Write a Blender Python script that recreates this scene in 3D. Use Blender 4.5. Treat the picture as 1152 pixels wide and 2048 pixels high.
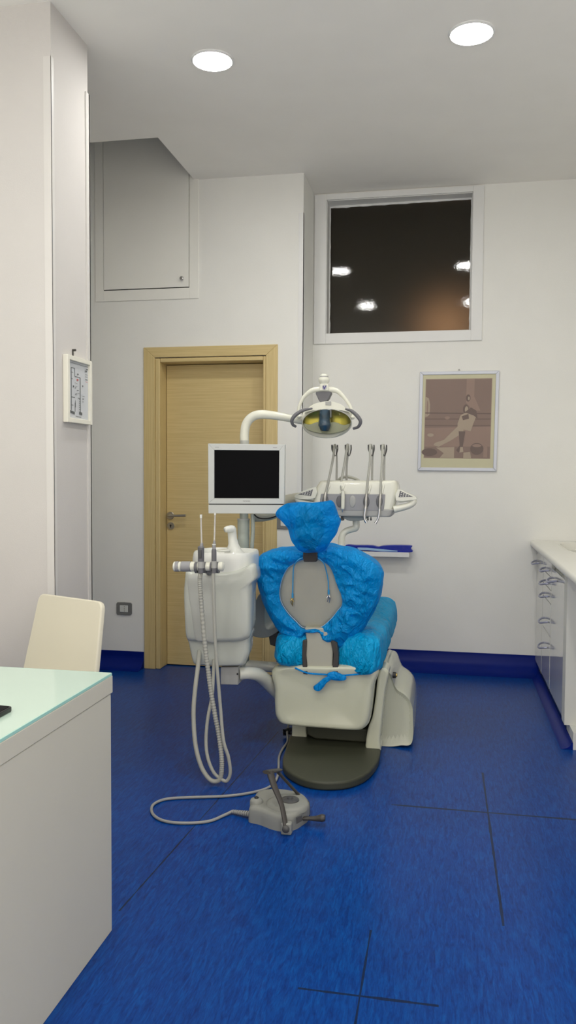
import bpy, math, random
from mathutils import Vector, Matrix, noise
random.seed(7)
C = bpy.context.scene.collection
for o in list(bpy.data.objects): bpy.data.objects.remove(o)

# ------------------------------------------------------------------ camera
F = 1640.16
PITCH, YAW, ROLL = 4.83075502e-02, 1.90765050e-01, 5.77601108e-03
HC = 1.34021
def rotm():
    cp, sp, cy, sy, cr, sr = math.cos(PITCH), math.sin(PITCH), math.cos(YAW), math.sin(YAW), math.cos(ROLL), math.sin(ROLL)
    base = Matrix(((1,0,0),(0,0,-1),(0,1,0)))
    rz = Matrix(((cy,sy,0),(-sy,cy,0),(0,0,1)))
    rx = Matrix(((1,0,0),(0,cp,-sp),(0,sp,cp)))
    rr = Matrix(((cr,-sr,0),(sr,cr,0),(0,0,1)))
    return rr @ rx @ base @ rz
M = rotm(); MT = M.transposed()
cam = bpy.data.objects.new('camera', bpy.data.cameras.new('camera')); C.objects.link(cam)
cam.matrix_world = Matrix((
    (M[0][0], -M[1][0], -M[2][0], 0), (M[0][1], -M[1][1], -M[2][1], 0),
    (M[0][2], -M[1][2], -M[2][2], HC), (0,0,0,1)))
cam.data.sensor_width = 36; cam.data.lens = F/2048*36; cam.data.sensor_fit = 'AUTO'
cam.data.clip_start = .02
bpy.context.scene.camera = cam
# ------------------------------------------------------------------ world, exposure
w = bpy.data.worlds.new('world'); bpy.context.scene.world = w; w.use_nodes = True
w.node_tree.nodes['Background'].inputs[0].default_value = (.66,.62,.57,1)  # even fill light, added; enters where the room is left open behind the camera
vs = bpy.context.scene.view_settings
vs.view_transform = 'Standard'; vs.look = 'None'; vs.gamma = 1; vs.use_curve_mapping = False
vs.exposure = 1.5
LAMP_W = 47.0      # emission strength of the round ceiling panels
LAMP_COL = (1.0, .985, .94, 1)

# ------------------------------------------------------------------ photo ray helpers (pixel of the 1152x2048 photo -> point at a known depth)
def ray(x, y): return MT @ Vector(((x-576)/F, (y-1024)/F, 1))
def P(x, y, Y):
    r = ray(x, y); r = r*(Y/r[1]); return Vector((r[0], r[1], r[2]+HC))
def PZ(x, y, Z=0):
    r = ray(x, y); r = r*((Z-HC)/r[2]); return Vector((r[0], r[1], Z))
def PX(x, y, X):
    r = ray(x, y); r = r*(X/r[0]); return Vector((X, r[1], r[2]+HC))
def PL(x, y, Y0, k, z0=.8):
    r = ray(x, y); t = (Y0+k*(HC-z0))/(r[1]-k*r[2]); r = r*t; return Vector((r[0], r[1], r[2]+HC))

# ------------------------------------------------------------------ materials
def mat(name, col, rough=.5, metal=0, coat=0, spec=.5, bump=0, bscale=60, trans=0, emis=None, estr=0, ior=1.45, alpha=1, sub=0):
    m = bpy.data.materials.new(name); m.use_nodes = True
    n = m.node_tree.nodes; l = m.node_tree.links; b = n['Principled BSDF']
    b.inputs['Base Color'].default_value = (*col, 1); b.inputs['Roughness'].default_value = rough
    b.inputs['Metallic'].default_value = metal; b.inputs['Coat Weight'].default_value = coat
    b.inputs['Coat Roughness'].default_value = .05
    b.inputs['Specular IOR Level'].default_value = spec; b.inputs['IOR'].default_value = ior
    b.inputs['Transmission Weight'].default_value = trans; b.inputs['Alpha'].default_value = alpha
    if emis: b.inputs['Emission Color'].default_value = (*emis, 1); b.inputs['Emission Strength'].default_value = estr
    if bump or True:
        tc = n.new('ShaderNodeTexCoord'); t = n.new('ShaderNodeTexNoise'); t.inputs['Scale'].default_value = bscale
        t.inputs['Detail'].default_value = 5
        l.new(tc.outputs['Object'], t.inputs['Vector'])
        if bump:
            bp = n.new('ShaderNodeBump'); bp.inputs['Strength'].default_value = bump; bp.inputs['Distance'].default_value = .01
            l.new(t.outputs['Fac'], bp.inputs['Height']); l.new(bp.outputs['Normal'], b.inputs['Normal'])
        # faint tone variation so that no surface is perfectly uniform
        mx = n.new('ShaderNodeMix'); mx.data_type = 'RGBA'
        mx.inputs['A'].default_value = (*[c*.97 for c in col], 1); mx.inputs['B'].default_value = (*[min(1,c*1.03) for c in col], 1)
        t2 = n.new('ShaderNodeTexNoise'); t2.inputs['Scale'].default_value = 4; l.new(tc.outputs['Object'], t2.inputs['Vector'])
        l.new(t2.outputs['Fac'], mx.inputs['Factor']); l.new(mx.outputs['Result'], b.inputs['Base Color'])
    return m

M_wall = mat('white_wall_paint', (.87,.865,.82), .75, bump=.06, bscale=220, spec=.3)
M_wall2 = mat('toned_down_wall_paint', (.625,.60,.575), .75, bump=.06, bscale=220, spec=.3)  # wall paint darkened to offset the strong light on the pillar
M_ceil = mat('ceiling_paint', (.93,.905,.85), .85, bump=.03, bscale=220, spec=.2)
M_trim = mat('white_trim', (.82,.82,.80), .35, spec=.4)
M_guard = mat('corner_guard_plastic', (.68,.66,.63), .4, spec=.4)
M_hatch = mat('hatch_paint', (.91,.90,.84), .4, spec=.4)
M_ivory = mat('ivory_plastic', (.72,.72,.62), .22, coat=.3)
M_body = mat('unit_body_plastic', (.50,.52,.465), .22, coat=.3)
M_whitep = mat('white_plastic', (.70,.71,.66), .25, coat=.3)
M_shell = mat('chair_shell_plastic', (.56,.57,.44), .2, coat=.35)
M_olive = mat('olive_grey_plastic', (.045,.048,.03), .5)
M_unitgrey = mat('unit_grey_panel', (.47,.48,.44), .3, coat=.2)
M_backgrey = mat('backrest_grey', (.43,.42,.345), .45)
M_lightgrey = mat('light_grey_plastic', (.38,.38,.36), .4)
M_midgrey = mat('mid_grey_plastic', (.13,.13,.14), .45)
M_padgrey = mat('silicone_grey', (.30,.30,.31), .5)
M_darkgrey = mat('dark_grey_plastic', (.07,.07,.07), .4)
M_brownblack = mat('brown_black_metal', (.05,.045,.04), .4, spec=.5)
M_black = mat('black_plastic', (.012,.012,.013), .35)
M_armgrey = mat('armrest_grey', (.25,.275,.265), .4)
M_chrome = mat('chrome', (.62,.62,.62), .18, metal=1)
M_satin = mat('satin_nickel', (.50,.49,.46), .32, metal=1)
M_lilac = mat('lilac_grey_metal', (.38,.39,.50), .35, metal=.4)
M_hose = mat('hose_grey', (.38,.38,.335), .5)
M_greenpole = mat('pale_green_sleeve', (.42,.46,.40), .25, coat=.3)
M_screen = mat('black_screen', (.003,.003,.004), .45, spec=.06)
M_monitor = mat('monitor_casing', (.56,.58,.56), .35)
M_pedal = mat('pedal_grey', (.26,.265,.24), .4)
M_cable = mat('cable_grey', (.29,.29,.28), .5)
M_cord = mat('light_blue_cord', (.05,.33,.62), .5)
M_glass_clear = mat('clear_glass', (.95,.96,.93), .03, trans=1, ior=1.2)
M_tube = mat('clear_tube', (.86,.84,.80), .25, trans=.55, ior=1.2)
M_amber = mat('amber_reflector', (.36,.31,.05), .22, metal=.75)
M_deepblue = mat('navy_tube', (.02,.05,.08), .15, coat=.5)
M_desk = mat('desk_laminate', (.60,.58,.49), .45)
M_mint = mat('mint_back_painted_glass', (.55,.70,.60), .12, spec=.5, coat=.3)
M_mintedge = mat('mint_glass_edge', (.38,.68,.60), .2)
M_chairw = mat('cream_chair_shell', (.68,.645,.52), .4)
M_cab = mat('cabinet_gloss_white', (.70,.70,.64), .09, spec=.8, coat=.6)
M_cabin = mat('cabinet_carcass', (.66,.66,.60), .45)
M_plinth = mat('plinth_grey', (.30,.32,.40), .3)
M_top = mat('worktop_ivory', (.80,.79,.72), .25, coat=.2)
M_dark = mat('dark_gap', (.02,.02,.018), .8)
M_pack = mat('navy_packet', (.008,.02,.33), .3, bump=.3, bscale=30)
M_packclear = mat('clear_film_strip', (.42,.62,.85), .15, coat=.5)
M_outlet = mat('outlet_metallic_grey', (.20,.20,.19), .35)
M_frame = mat('pale_aluminium_frame', (.62,.64,.70), .35, metal=.15)
M_frame2 = mat('ivory_wood_frame', (.80,.78,.68), .4)
M_mat = mat('pale_yellow_mount', (.56,.53,.34), .5, coat=.5)
M_print = mat('brown_print', (.20,.125,.095), .5, coat=.5)
M_print_d = mat('dark_brown_ink', (.11,.065,.05), .5, coat=.5)
M_print_m = mat('rose_brown_ink', (.26,.165,.125), .5, coat=.5)
M_print_l = mat('pale_tan_ink_and_glare', (.36,.28,.20), .5, coat=.5)
M_paper = mat('paper_white', (.58,.60,.62), .5, coat=.3)
M_ink = mat('grey_ink', (.11,.12,.12), .6)
M_red = mat('red_ink', (.5,.12,.12), .6)
M_gold = mat('brass', (.5,.36,.12), .3, metal=1)
M_emit = mat('lamp_diffuser', (.9,.9,.9), .5, emis=LAMP_COL[:3], estr=LAMP_W)
M_emit2 = mat('warm_lamp', (.9,.8,.6), .5, emis=(1,.72,.45), estr=14)

def wood(name, vertical):
    m = bpy.data.materials.new(name); m.use_nodes = True
    n = m.node_tree.nodes; l = m.node_tree.links; b = n['Principled BSDF']
    tc = n.new('ShaderNodeTexCoord'); mp = n.new('ShaderNodeMapping')
    mp.inputs['Scale'].default_value = (160,160,3) if vertical else (3,60,170)
    t = n.new('ShaderNodeTexNoise'); t.inputs['Scale'].default_value = 1; t.inputs['Detail'].default_value = 6; t.inputs['Roughness'].default_value = .6
    cr = n.new('ShaderNodeValToRGB'); cr.color_ramp.elements[0].position = .3; cr.color_ramp.elements[1].position = .72
    cr.color_ramp.elements[0].color = (.60,.455,.20,1); cr.color_ramp.elements[1].color = (.74,.585,.285,1)
    l.new(tc.outputs['Object'], mp.inputs['Vector']); l.new(mp.outputs['Vector'], t.inputs['Vector'])
    l.new(t.outputs['Fac'], cr.inputs['Fac']); l.new(cr.outputs['Color'], b.inputs['Base Color'])
    b.inputs['Roughness'].default_value = .45
    bp = n.new('ShaderNodeBump'); bp.inputs['Strength'].default_value = .15; bp.inputs['Distance'].default_value = .003
    l.new(t.outputs['Fac'], bp.inputs['Height']); l.new(bp.outputs['Normal'], b.inputs['Normal'])
    return m
M_woodh = wood('bleached_oak_horizontal', False); M_woodv = wood('bleached_oak_vertical', True)

def linoleum():
    m = bpy.data.materials.new('blue_marbled_linoleum'); m.use_nodes = True
    n = m.node_tree.nodes; l = m.node_tree.links; b = n['Principled BSDF']
    tc = n.new('ShaderNodeTexCoord')
    def nz(scale, sx, sy, detail=4, rough=.6, dist=0.0):
        mp = n.new('ShaderNodeMapping'); mp.inputs['Scale'].default_value = (sx, sy, sx)
        t = n.new('ShaderNodeTexNoise'); t.inputs['Scale'].default_value = scale; t.inputs['Detail'].default_value = detail
        t.inputs['Roughness'].default_value = rough; t.inputs['Distortion'].default_value = dist
        l.new(tc.outputs['Object'], mp.inputs['Vector']); l.new(mp.outputs['Vector'], t.inputs['Vector']); return t
    streak = nz(1, 95, 14, 4, .62, .8); fine = nz(1, 260, 45, 3); big = nz(1.3, 1, 1, 2)
    def math_(op, a, bb, clamp=False):
        x = n.new('ShaderNodeMath'); x.operation = op; x.use_clamp = clamp
        for i, v in enumerate((a, bb)):
            if isinstance(v, (int, float)): x.inputs[i].default_value = v
            elif v is not None: l.new(v, x.inputs[i])
        return x.outputs[0]
    f = math_('ADD', math_('MULTIPLY', streak.outputs['Fac'], .7), math_('MULTIPLY', fine.outputs['Fac'], .3))
    cr = n.new('ShaderNodeValToRGB'); e = cr.color_ramp.elements
    e[0].position = .33; e[0].color = (.0004,.019,.14,1); e[1].position = .66; e[1].color = (.001,.072,.31,1)
    el = cr.color_ramp.elements.new(.5); el.color = (.0006,.041,.225,1)
    l.new(f, cr.inputs['Fac'])
    mx = n.new('ShaderNodeMix'); mx.data_type = 'RGBA'; mx.blend_type = 'MULTIPLY'; mx.inputs['Factor'].default_value = 1
    br = n.new('ShaderNodeMapRange'); br.inputs['To Min'].default_value = .8; br.inputs['To Max'].default_value = 1.2
    l.new(big.outputs['Fac'], br.inputs['Value']); l.new(cr.outputs['Color'], mx.inputs['A']); l.new(br.outputs['Result'], mx.inputs['B'])
    # worn seams between the sheets
    sep = n.new('ShaderNodeSeparateXYZ'); l.new(tc.outputs['Object'], sep.inputs[0])
    X, Y = sep.outputs[0], sep.outputs[1]
    wob = nz(9, 1, 1, 2)
    def line(coord, at, lo, hi, other, wd, slope=0.0):
        c = math_('SUBTRACT', coord, at)
        if slope: c = math_('SUBTRACT', c, math_('MULTIPLY', math_('SUBTRACT', other, lo), slope))
        a = math_('LESS_THAN', math_('ABSOLUTE', c, None), math_('MULTIPLY', wob.outputs['Fac'], wd))
        return math_('MULTIPLY', a, math_('MULTIPLY', math_('GREATER_THAN', other, lo), math_('LESS_THAN', other, hi)))
    L = [line(Y, 3.278, -.2, .58, X, .014), line(X, .185, 2.45, 3.72, Y, .008, -.006), line(X, -.962, 2.3, 4.1, Y, .005, .07),
         line(Y, 2.04, -.36, .0, X, .009), line(X, -.199, 1.6, 2.35, Y, .006)]
    s = L[0]
    for q in L[1:]: s = math_('MAXIMUM', s, q)
    mx2 = n.new('ShaderNodeMix'); mx2.data_type = 'RGBA'; l.new(math_('MULTIPLY', s, .85), mx2.inputs['Factor'])
    l.new(mx.outputs['Result'], mx2.inputs['A']); mx2.inputs['B'].default_value = (.006,.012,.03,1)
    l.new(mx2.outputs['Result'], b.inputs['Base Color'])
    rr = n.new('ShaderNodeMapRange'); rr.inputs['To Min'].default_value = .27; rr.inputs['To Max'].default_value = .31
    l.new(big.outputs['Fac'], rr.inputs['Value']); l.new(rr.outputs['Result'], b.inputs['Roughness']); b.inputs['Specular IOR Level'].default_value = .18
    bp = n.new('ShaderNodeBump'); bp.inputs['Strength'].default_value = .12; bp.inputs['Distance'].default_value = .004
    l.new(f, bp.inputs['Height']); l.new(bp.outputs['Normal'], b.inputs['Normal'])
    return m
M_floor = linoleum()
M_cove = mat('deep_blue_coving', (.001,.012,.17), .36, spec=.16, bump=.05, bscale=12)

def plastic_film(name='blue_disposable_film', clear=.14, col=(.001,.40,.95,1)):
    m = bpy.data.materials.new(name); m.use_nodes = True
    n = m.node_tree.nodes; l = m.node_tree.links; b = n['Principled BSDF']
    b.inputs['Base Color'].default_value = col; b.inputs['Roughness'].default_value = .36; b.inputs['Specular IOR Level'].default_value = .3
    tc = n.new('ShaderNodeTexCoord')
    def ridge(scale, rot, sc, dist):
        mp = n.new('ShaderNodeMapping'); mp.inputs['Rotation'].default_value = rot; mp.inputs['Scale'].default_value = sc
        t = n.new('ShaderNodeTexNoise'); t.inputs['Scale'].default_value = scale; t.inputs['Detail'].default_value = 3; t.inputs['Distortion'].default_value = dist
        l.new(tc.outputs['Object'], mp.inputs['Vector']); l.new(mp.outputs['Vector'], t.inputs['Vector'])
        a = n.new('ShaderNodeMath'); a.operation = 'MULTIPLY_ADD'; a.inputs[1].default_value = 2; a.inputs[2].default_value = -1
        l.new(t.outputs['Fac'], a.inputs[0]); c = n.new('ShaderNodeMath'); c.operation = 'ABSOLUTE'; l.new(a.outputs[0], c.inputs[0])
        e = n.new('ShaderNodeMath'); e.operation = 'POWER'; e.inputs[1].default_value = .6; l.new(c.outputs[0], e.inputs[0]); return e.outputs[0]
    r1 = ridge(7, (0,.7,0), (1,1,.35), .6); r2 = ridge(16, (0,-.5,.3), (1,1,.4), 1.0); r3 = ridge(40, (0,.2,0), (1,1,.6), 1.2)
    s1 = n.new('ShaderNodeMath'); s1.operation = 'MULTIPLY_ADD'; s1.inputs[1].default_value = .5; l.new(r2, s1.inputs[0]); l.new(r1, s1.inputs[2])
    s2 = n.new('ShaderNodeMath'); s2.operation = 'MULTIPLY_ADD'; s2.inputs[1].default_value = .32; l.new(r3, s2.inputs[0]); l.new(s1.outputs[0], s2.inputs[2])
    bp = n.new('ShaderNodeBump'); bp.inputs['Strength'].default_value = 1.0; bp.inputs['Distance'].default_value = -.018
    l.new(s2.outputs[0], bp.inputs['Height']); l.new(bp.outputs['Normal'], b.inputs['Normal'])
    tr = n.new('ShaderNodeBsdfTranslucent'); tr.inputs['Color'].default_value = (.005,.52,1,1)
    ms = n.new('ShaderNodeMixShader'); ms.inputs[0].default_value = .3
    l.new(b.outputs[0], ms.inputs[1]); l.new(tr.outputs[0], ms.inputs[2])
    tp = n.new('ShaderNodeBsdfTransparent'); tp.inputs['Color'].default_value = (.05,.55,.95,1)
    m2 = n.new('ShaderNodeMixShader'); m2.inputs[0].default_value = clear
    l.new(ms.outputs[0], m2.inputs[1]); l.new(tp.outputs[0], m2.inputs[2])
    l.new(m2.outputs[0], n['Material Output'].inputs['Surface'])
    return m
M_film = plastic_film(); M_film2 = plastic_film('thin_blue_bag_film', .5); M_film3 = plastic_film('top_lit_blue_film', .06, (.001,.53,1.0,1))  # seat film is a lighter copy, with the top light put into its colour

def dark_pane():
    m = bpy.data.materials.new('dark_frosted_pane'); m.use_nodes = True
    n = m.node_tree.nodes; l = m.node_tree.links; n.remove(n['Principled BSDF'])
    tc = n.new('ShaderNodeTexCoord'); t = n.new('ShaderNodeTexNoise'); t.inputs['Scale'].default_value = 75; t.inputs['Detail'].default_value = 3
    l.new(tc.outputs['Object'], t.inputs['Vector'])
    bp = n.new('ShaderNodeBump'); bp.inputs['Strength'].default_value = .11; bp.inputs['Distance'].default_value = .0012
    l.new(t.outputs['Fac'], bp.inputs['Height'])
    rf = n.new('ShaderNodeBsdfRefraction'); rf.inputs['Color'].default_value = (.62,.52,.40,1); rf.inputs['Roughness'].default_value = .72; rf.inputs['IOR'].default_value = 1.3
    df = n.new('ShaderNodeBsdfDiffuse'); df.inputs['Color'].default_value = (.030,.027,.018,1)
    gl = n.new('ShaderNodeBsdfGlossy'); gl.inputs['Roughness'].default_value = .03; l.new(bp.outputs['Normal'], gl.inputs['Normal'])
    m1 = n.new('ShaderNodeMixShader'); m1.inputs[0].default_value = .5; l.new(rf.outputs[0], m1.inputs[1]); l.new(df.outputs[0], m1.inputs[2])
    m2 = n.new('ShaderNodeMixShader'); m2.inputs[0].default_value = .035
    l.new(m1.outputs[0], m2.inputs[1]); l.new(gl.outputs[0], m2.inputs[2]); l.new(m2.outputs[0], n['Material Output'].inputs['Surface'])
    return m
M_pane = dark_pane()

# ------------------------------------------------------------------ mesh helpers: a geo is (verts, faces)
def join(*gs):
    V, Fc = [], []
    for v, f in gs:
        k = len(V); V += [Vector(p) for p in v]; Fc += [tuple(i+k for i in q) for q in f]
    return V, Fc
def box(x0, x1, y0, y1, z0, z1):
    v = [Vector((x, y, z)) for z in (z0, z1) for y in (y0, y1) for x in (x0, x1)]
    return v, [(0,2,3,1),(4,5,7,6),(0,1,5,4),(2,6,7,3),(0,4,6,2),(1,3,7,5)]
def prism(pts, vec):
    """closed outline extruded along vec"""
    n = len(pts); vec = Vector(vec)
    v = [Vector(p) for p in pts] + [Vector(p)+vec for p in pts]
    f = [tuple(range(n-1,-1,-1)), tuple(range(n, 2*n))] + [(i, (i+1) % n, n+(i+1) % n, n+i) for i in range(n)]
    return v, f
def slab(px, Y, d): return prism([P(x, y, Y) for x, y in px], (0, d, 0))
def cr_open(pts, k=6):
    pts = [Vector(p) for p in pts]
    if len(pts) < 3: return pts
    e = [pts[0]*2-pts[1]] + pts + [pts[-1]*2-pts[-2]]; out = []
    for i in range(1, len(e)-2):
        a, b, c, d = e[i-1:i+3]
        for s in range(k):
            t = s/k
            out.append(.5*((2*b)+(c-a)*t+(2*a-5*b+4*c-d)*t*t+(3*b-a-3*c+d)*t**3))
    out.append(pts[-1]); return out
def cr_closed(pts, k=4):
    pts = [Vector(p) for p in pts]; n = len(pts); out = []
    for i in range(n):
        a, b, c, d = pts[i-1], pts[i], pts[(i+1) % n], pts[(i+2) % n]
        for s in range(k):
            t = s/k
            out.append(.5*((2*b)+(c-a)*t+(2*a-5*b+4*c-d)*t*t+(3*b-a-3*c+d)*t**3))
    return out
def tube(path, r, n=12, k=6, closed=False, flat=1.0):
    """tube along a smoothed path; r a number, a list per path point or a function of 0..1"""
    raw = [Vector(p) for p in path]
    pts = (cr_closed(raw, k) if closed else cr_open(raw, k)) if k > 1 else raw
    m = len(pts)
    def rad(i):
        t = i/max(1, m-1)
        if callable(r): return r(t)
        if isinstance(r, (list, tuple)):
            u = t*(len(r)-1); a = min(int(u), len(r)-2); return r[a]+(r[a+1]-r[a])*(u-a)
        return r
    V, Fc = [], []; up = None
    for i, p in enumerate(pts):
        q0 = pts[i-1] if (i > 0 or closed) else p; q1 = pts[(i+1) % m] if (i < m-1 or closed) else p
        t = (q1-q0).normalized()
        if up is None:
            up = Vector((0,0,1)) if abs(t.z) < .9 else Vector((1,0,0))
        s = t.cross(up)
        if s.length < 1e-6: s = t.cross(Vector((1,0,0)))
        s.normalize(); up = s.cross(t).normalized()
        R_ = rad(i)
        for j in range(n):
            a = 2*math.pi*j/n; V.append(p+s*(math.cos(a)*R_)+up*(math.sin(a)*R_*flat))
    for i in range(m if closed else m-1):
        i2 = (i+1) % m
        for j in range(n):
            Fc.append((i*n+j, i*n+(j+1) % n, i2*n+(j+1) % n, i2*n+j))
    if not closed:
        Fc.append(tuple(range(n-1,-1,-1))); Fc.append(tuple((m-1)*n+j for j in range(n)))
    return V, Fc
def lathe(prof, c, axis=(0,0,1), n=32, sx=1, sy=1, power=2.0):
    """profile [(r,h)] turned about axis through c; power > 2 gives a squarer plan"""
    c = Vector(c); ax = Vector(axis).normalized(); q = Vector((0,0,1)).rotation_difference(ax)
    V, Fc = [], []
    for r, h in prof:
        for j in range(n):
            a = 2*math.pi*j/n; ca, sa = math.cos(a), math.sin(a)
            ca = math.copysign(abs(ca)**(2/power), ca); sa = math.copysign(abs(sa)**(2/power), sa)
            V.append(c + q @ Vector((r*ca*sx, r*sa*sy, h)))
    for i in range(len(prof)-1):
        for j in range(n): Fc.append((i*n+j, i*n+(j+1) % n, (i+1)*n+(j+1) % n, (i+1)*n+j))
    Fc.append(tuple(range(n-1,-1,-1))); Fc.append(tuple((len(prof)-1)*n+j for j in range(n)))
    return V, Fc
def disc(c, r, d, axis=(0,-1,0), n=28, b=.15):
    return lathe([(r,0),(r,d*(1-b)),(r*.94,d)], c, axis, n)
def ellipsoid(c, rx, ry, rz, n=28, m=16, lo=0.0, hi=1.0):
    prof = []
    V, Fc = [], []; c = Vector(c)
    for i in range(m+1):
        th = math.pi*(lo+(hi-lo)*i/m)
        for j in range(n):
            a = 2*math.pi*j/n
            V.append(c+Vector((rx*math.sin(th)*math.cos(a), ry*math.sin(th)*math.sin(a), rz*math.cos(th))))
    for i in range(m):
        for j in range(n): Fc.append((i*n+j, (i+1)*n+j, (i+1)*n+(j+1) % n, i*n+(j+1) % n))
    return V, Fc
def loft(rings, cap=True):
    n = len(rings[0]); V = [Vector(p) for r in rings for p in r]; Fc = []
    for i in range(len(rings)-1):
        for j in range(n): Fc.append((i*n+j, i*n+(j+1) % n, (i+1)*n+(j+1) % n, (i+1)*n+j))
    if cap: Fc.append(tuple(range(n-1,-1,-1))); Fc.append(tuple((len(rings)-1)*n+j for j in range(n)))
    return V, Fc
def resample(pts, n):
    """n points evenly spaced on a closed outline"""
    m = len(pts); L = [0]
    for i in range(m): L.append(L[-1]+(pts[(i+1) % m]-pts[i]).length)
    out = []; i = 0
    for k in range(n):
        s = L[-1]*k/n
        while L[i+1] < s: i += 1
        out.append(pts[i].lerp(pts[(i+1) % m], (s-L[i])/max(1e-9, L[i+1]-L[i])))
    return out
def puff(out, tf, tb, wr=.006, seed=0, n=140, centre=None, freq=9, p=2.4, rings=18):
    """pillow from a closed 3D outline: bulges tf towards -Y and tb towards +Y, with crumples"""
    o = resample(cr_closed(out, 4), n); c = centre or sum(o, Vector())/n
    fr, bk = [], []
    sd = Vector((seed*7.1, seed*3.3, seed*1.7))
    def wrn(q):
        a = noise.noise(q*freq+sd); b_ = noise.noise(q*freq*2.7+sd)
        return (1-abs(a)*2.2)*.8+(1-abs(b_)*2.2)*.35
    R = []
    for k in range(rings+1):                       # front centre -> rim -> back centre
        s = math.sin(math.pi/2*k/rings)
        R.append([(lambda q: q+Vector((0, -tf*(1-s**p)**(1/2.0)-wr*wrn(q)*(1 if s < .985 else .4), 0)))(c.lerp(x, max(s, .004))) for x in o])
    for k in range(rings-1, -1, -1):
        s = math.sin(math.pi/2*k/rings)
        R.append([(lambda q: q+Vector((0, tb*(1-s**p)**(1/2.0)+wr*wrn(q+Vector((3,3,3))), 0)))(c.lerp(x, max(s, .004))) for x in o])
    return loft(R)

def wloc(p):
    v = Vector((0,0,0))
    while p: v += p.location; p = p.parent
    return v
def obj(name, geo, m, parent=None, bevel=0, seg=3, smooth=True, angle=38, sub=0, solid=0):
    v, f = geo; off = wloc(parent)
    me = bpy.data.meshes.new(name); me.from_pydata([tuple(Vector(p)-off) for p in v], [], f)
    me.validate()
    import bmesh
    bm = bmesh.new(); bm.from_mesh(me); bmesh.ops.recalc_face_normals(bm, faces=bm.faces); bm.to_mesh(me); bm.free()
    me.materials.append(m); o = bpy.data.objects.new(name, me); C.objects.link(o)
    if parent: o.parent = parent
    if smooth:
        me.polygons.foreach_set('use_smooth', [True]*len(me.polygons)); me.set_sharp_from_angle(angle=math.radians(angle))
    if bevel:
        b = o.modifiers.new('bevel', 'BEVEL'); b.width = bevel; b.segments = seg; b.limit_method = 'ANGLE'; b.angle_limit = math.radians(38)
    if sub:
        s = o.modifiers.new('sub', 'SUBSURF'); s.levels = s.render_levels = sub
    return o
def flats(name, items, fn, parent=None, lift=(0,-.0004,0)):
    """printed pattern: flat polygons of several inks in ONE mesh; items (outline, material), fn maps 2D to 3D"""
    me = bpy.data.meshes.new(name); V, Fc, I, ms = [], [], [], []; off = wloc(parent); lift = Vector(lift)
    for q, (poly, m) in enumerate(items):
        k = len(V); V += [tuple(fn(*p)+lift*(q+1)-off) for p in poly]; Fc.append(tuple(range(k, k+len(poly))))
        if m not in ms: ms.append(m)
        I.append(ms.index(m))
    me.from_pydata(V, [], Fc)
    for m in ms: me.materials.append(m)
    for p, i in zip(me.polygons, I): p.material_index = i
    o = bpy.data.objects.new(name, me); C.objects.link(o); o.parent = parent; return o
def thing(name, label, cat, loc=(0,0,0), group=None):
    o = bpy.data.objects.new(name, None); C.objects.link(o); o.location = loc; o.empty_display_size = .05
    return tag(o, label, cat, group)
def tag(o, label=None, cat=None, group=None, kind=None):
    if label: o['label'] = label
    if cat: o['category'] = cat
    if group: o['group'] = group
    if kind: o['kind'] = kind
    return o
def struct(name, geo, m, label=None, **k):
    return tag(obj(name, geo, m, **k), label, None, None, 'structure')
def sgroup(name, loc, label):
    o = bpy.data.objects.new(name, None); C.objects.link(o); o.location = loc; o['kind'] = 'structure'; o['label'] = label; return o

# ================================================================== the room
H = 3.2517; YB = 5.2564; YR = 5.67; XL = -2.78; XR = 1.25; YF = -1.6; TOP = 4.25
struct('floor', box(XL-.2, XR+.2, -1.2, 6.0, -.06, 0), M_floor, 'blue marbled linoleum floor', smooth=False)
XN, YN = -1.653, 4.565      # corner of the opening in the low ceiling
struct('ceiling', join(box(XL-.1, XR+.1, YF-.1, YN, H, H+.1), box(XN, XR+.1, YN, 5.9, H, H+.1)), M_ceil,
       'low white ceiling with a cut-out over the door corner', smooth=False)
struct('ceiling_upper', join(box(XL-.1, XN+.4, YN-.35, YB+.1, TOP, TOP+.1), box(XL-.1, XN+.4, YN-.35, YN-.25, H+.1, TOP),
       box(XN+.3, XN+.4, YN-.25, YB, H+.1, TOP)), M_ceil, 'raised part of the ceiling above the cut-out', smooth=False)
DX0, DX1, DZ = -1.925, -1.165, 2.10
struct('wall_back', join(box(XL, DX0, YB, 5.85, 0, TOP), box(DX1, -.925, YB, 5.85, 0, H+.1), box(DX0, DX1, YB, 5.85, DZ, TOP),
       box(DX1, -1.24, YB, 5.85, H+.1, TOP), box(DX0, DX1, YB+.4, 5.85, 0, DZ)), M_wall, 'white wall with the door', smooth=False)
WX0, WX1, WZ0, WZ1 = -.835, .145, 2.298, 3.205
struct('wall_recess', join(box(-.93, WX0, YR, 5.85, 0, H+.1), box(WX1, XR+.1, YR, 5.85, 0, H+.1), box(WX0, WX1, YR, 5.85, 0, WZ0),
       box(WX0, WX1, YR, 5.85, WZ1, H+.1)), M_wall, 'white wall behind the dental chair', smooth=False)
struct('wall_right', box(XR, XR+.1, .6, 5.8, 0, H), M_wall, smooth=False)
struct('wall_left', box(XL-.1, XL, .6, 5.6, 0, TOP), M_wall, smooth=False)
struct('wall_pillar', box(XL, -1.615, 3.19, 3.54, 0, H), M_wall2, 'white projecting wall end at the left', smooth=False)
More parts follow.
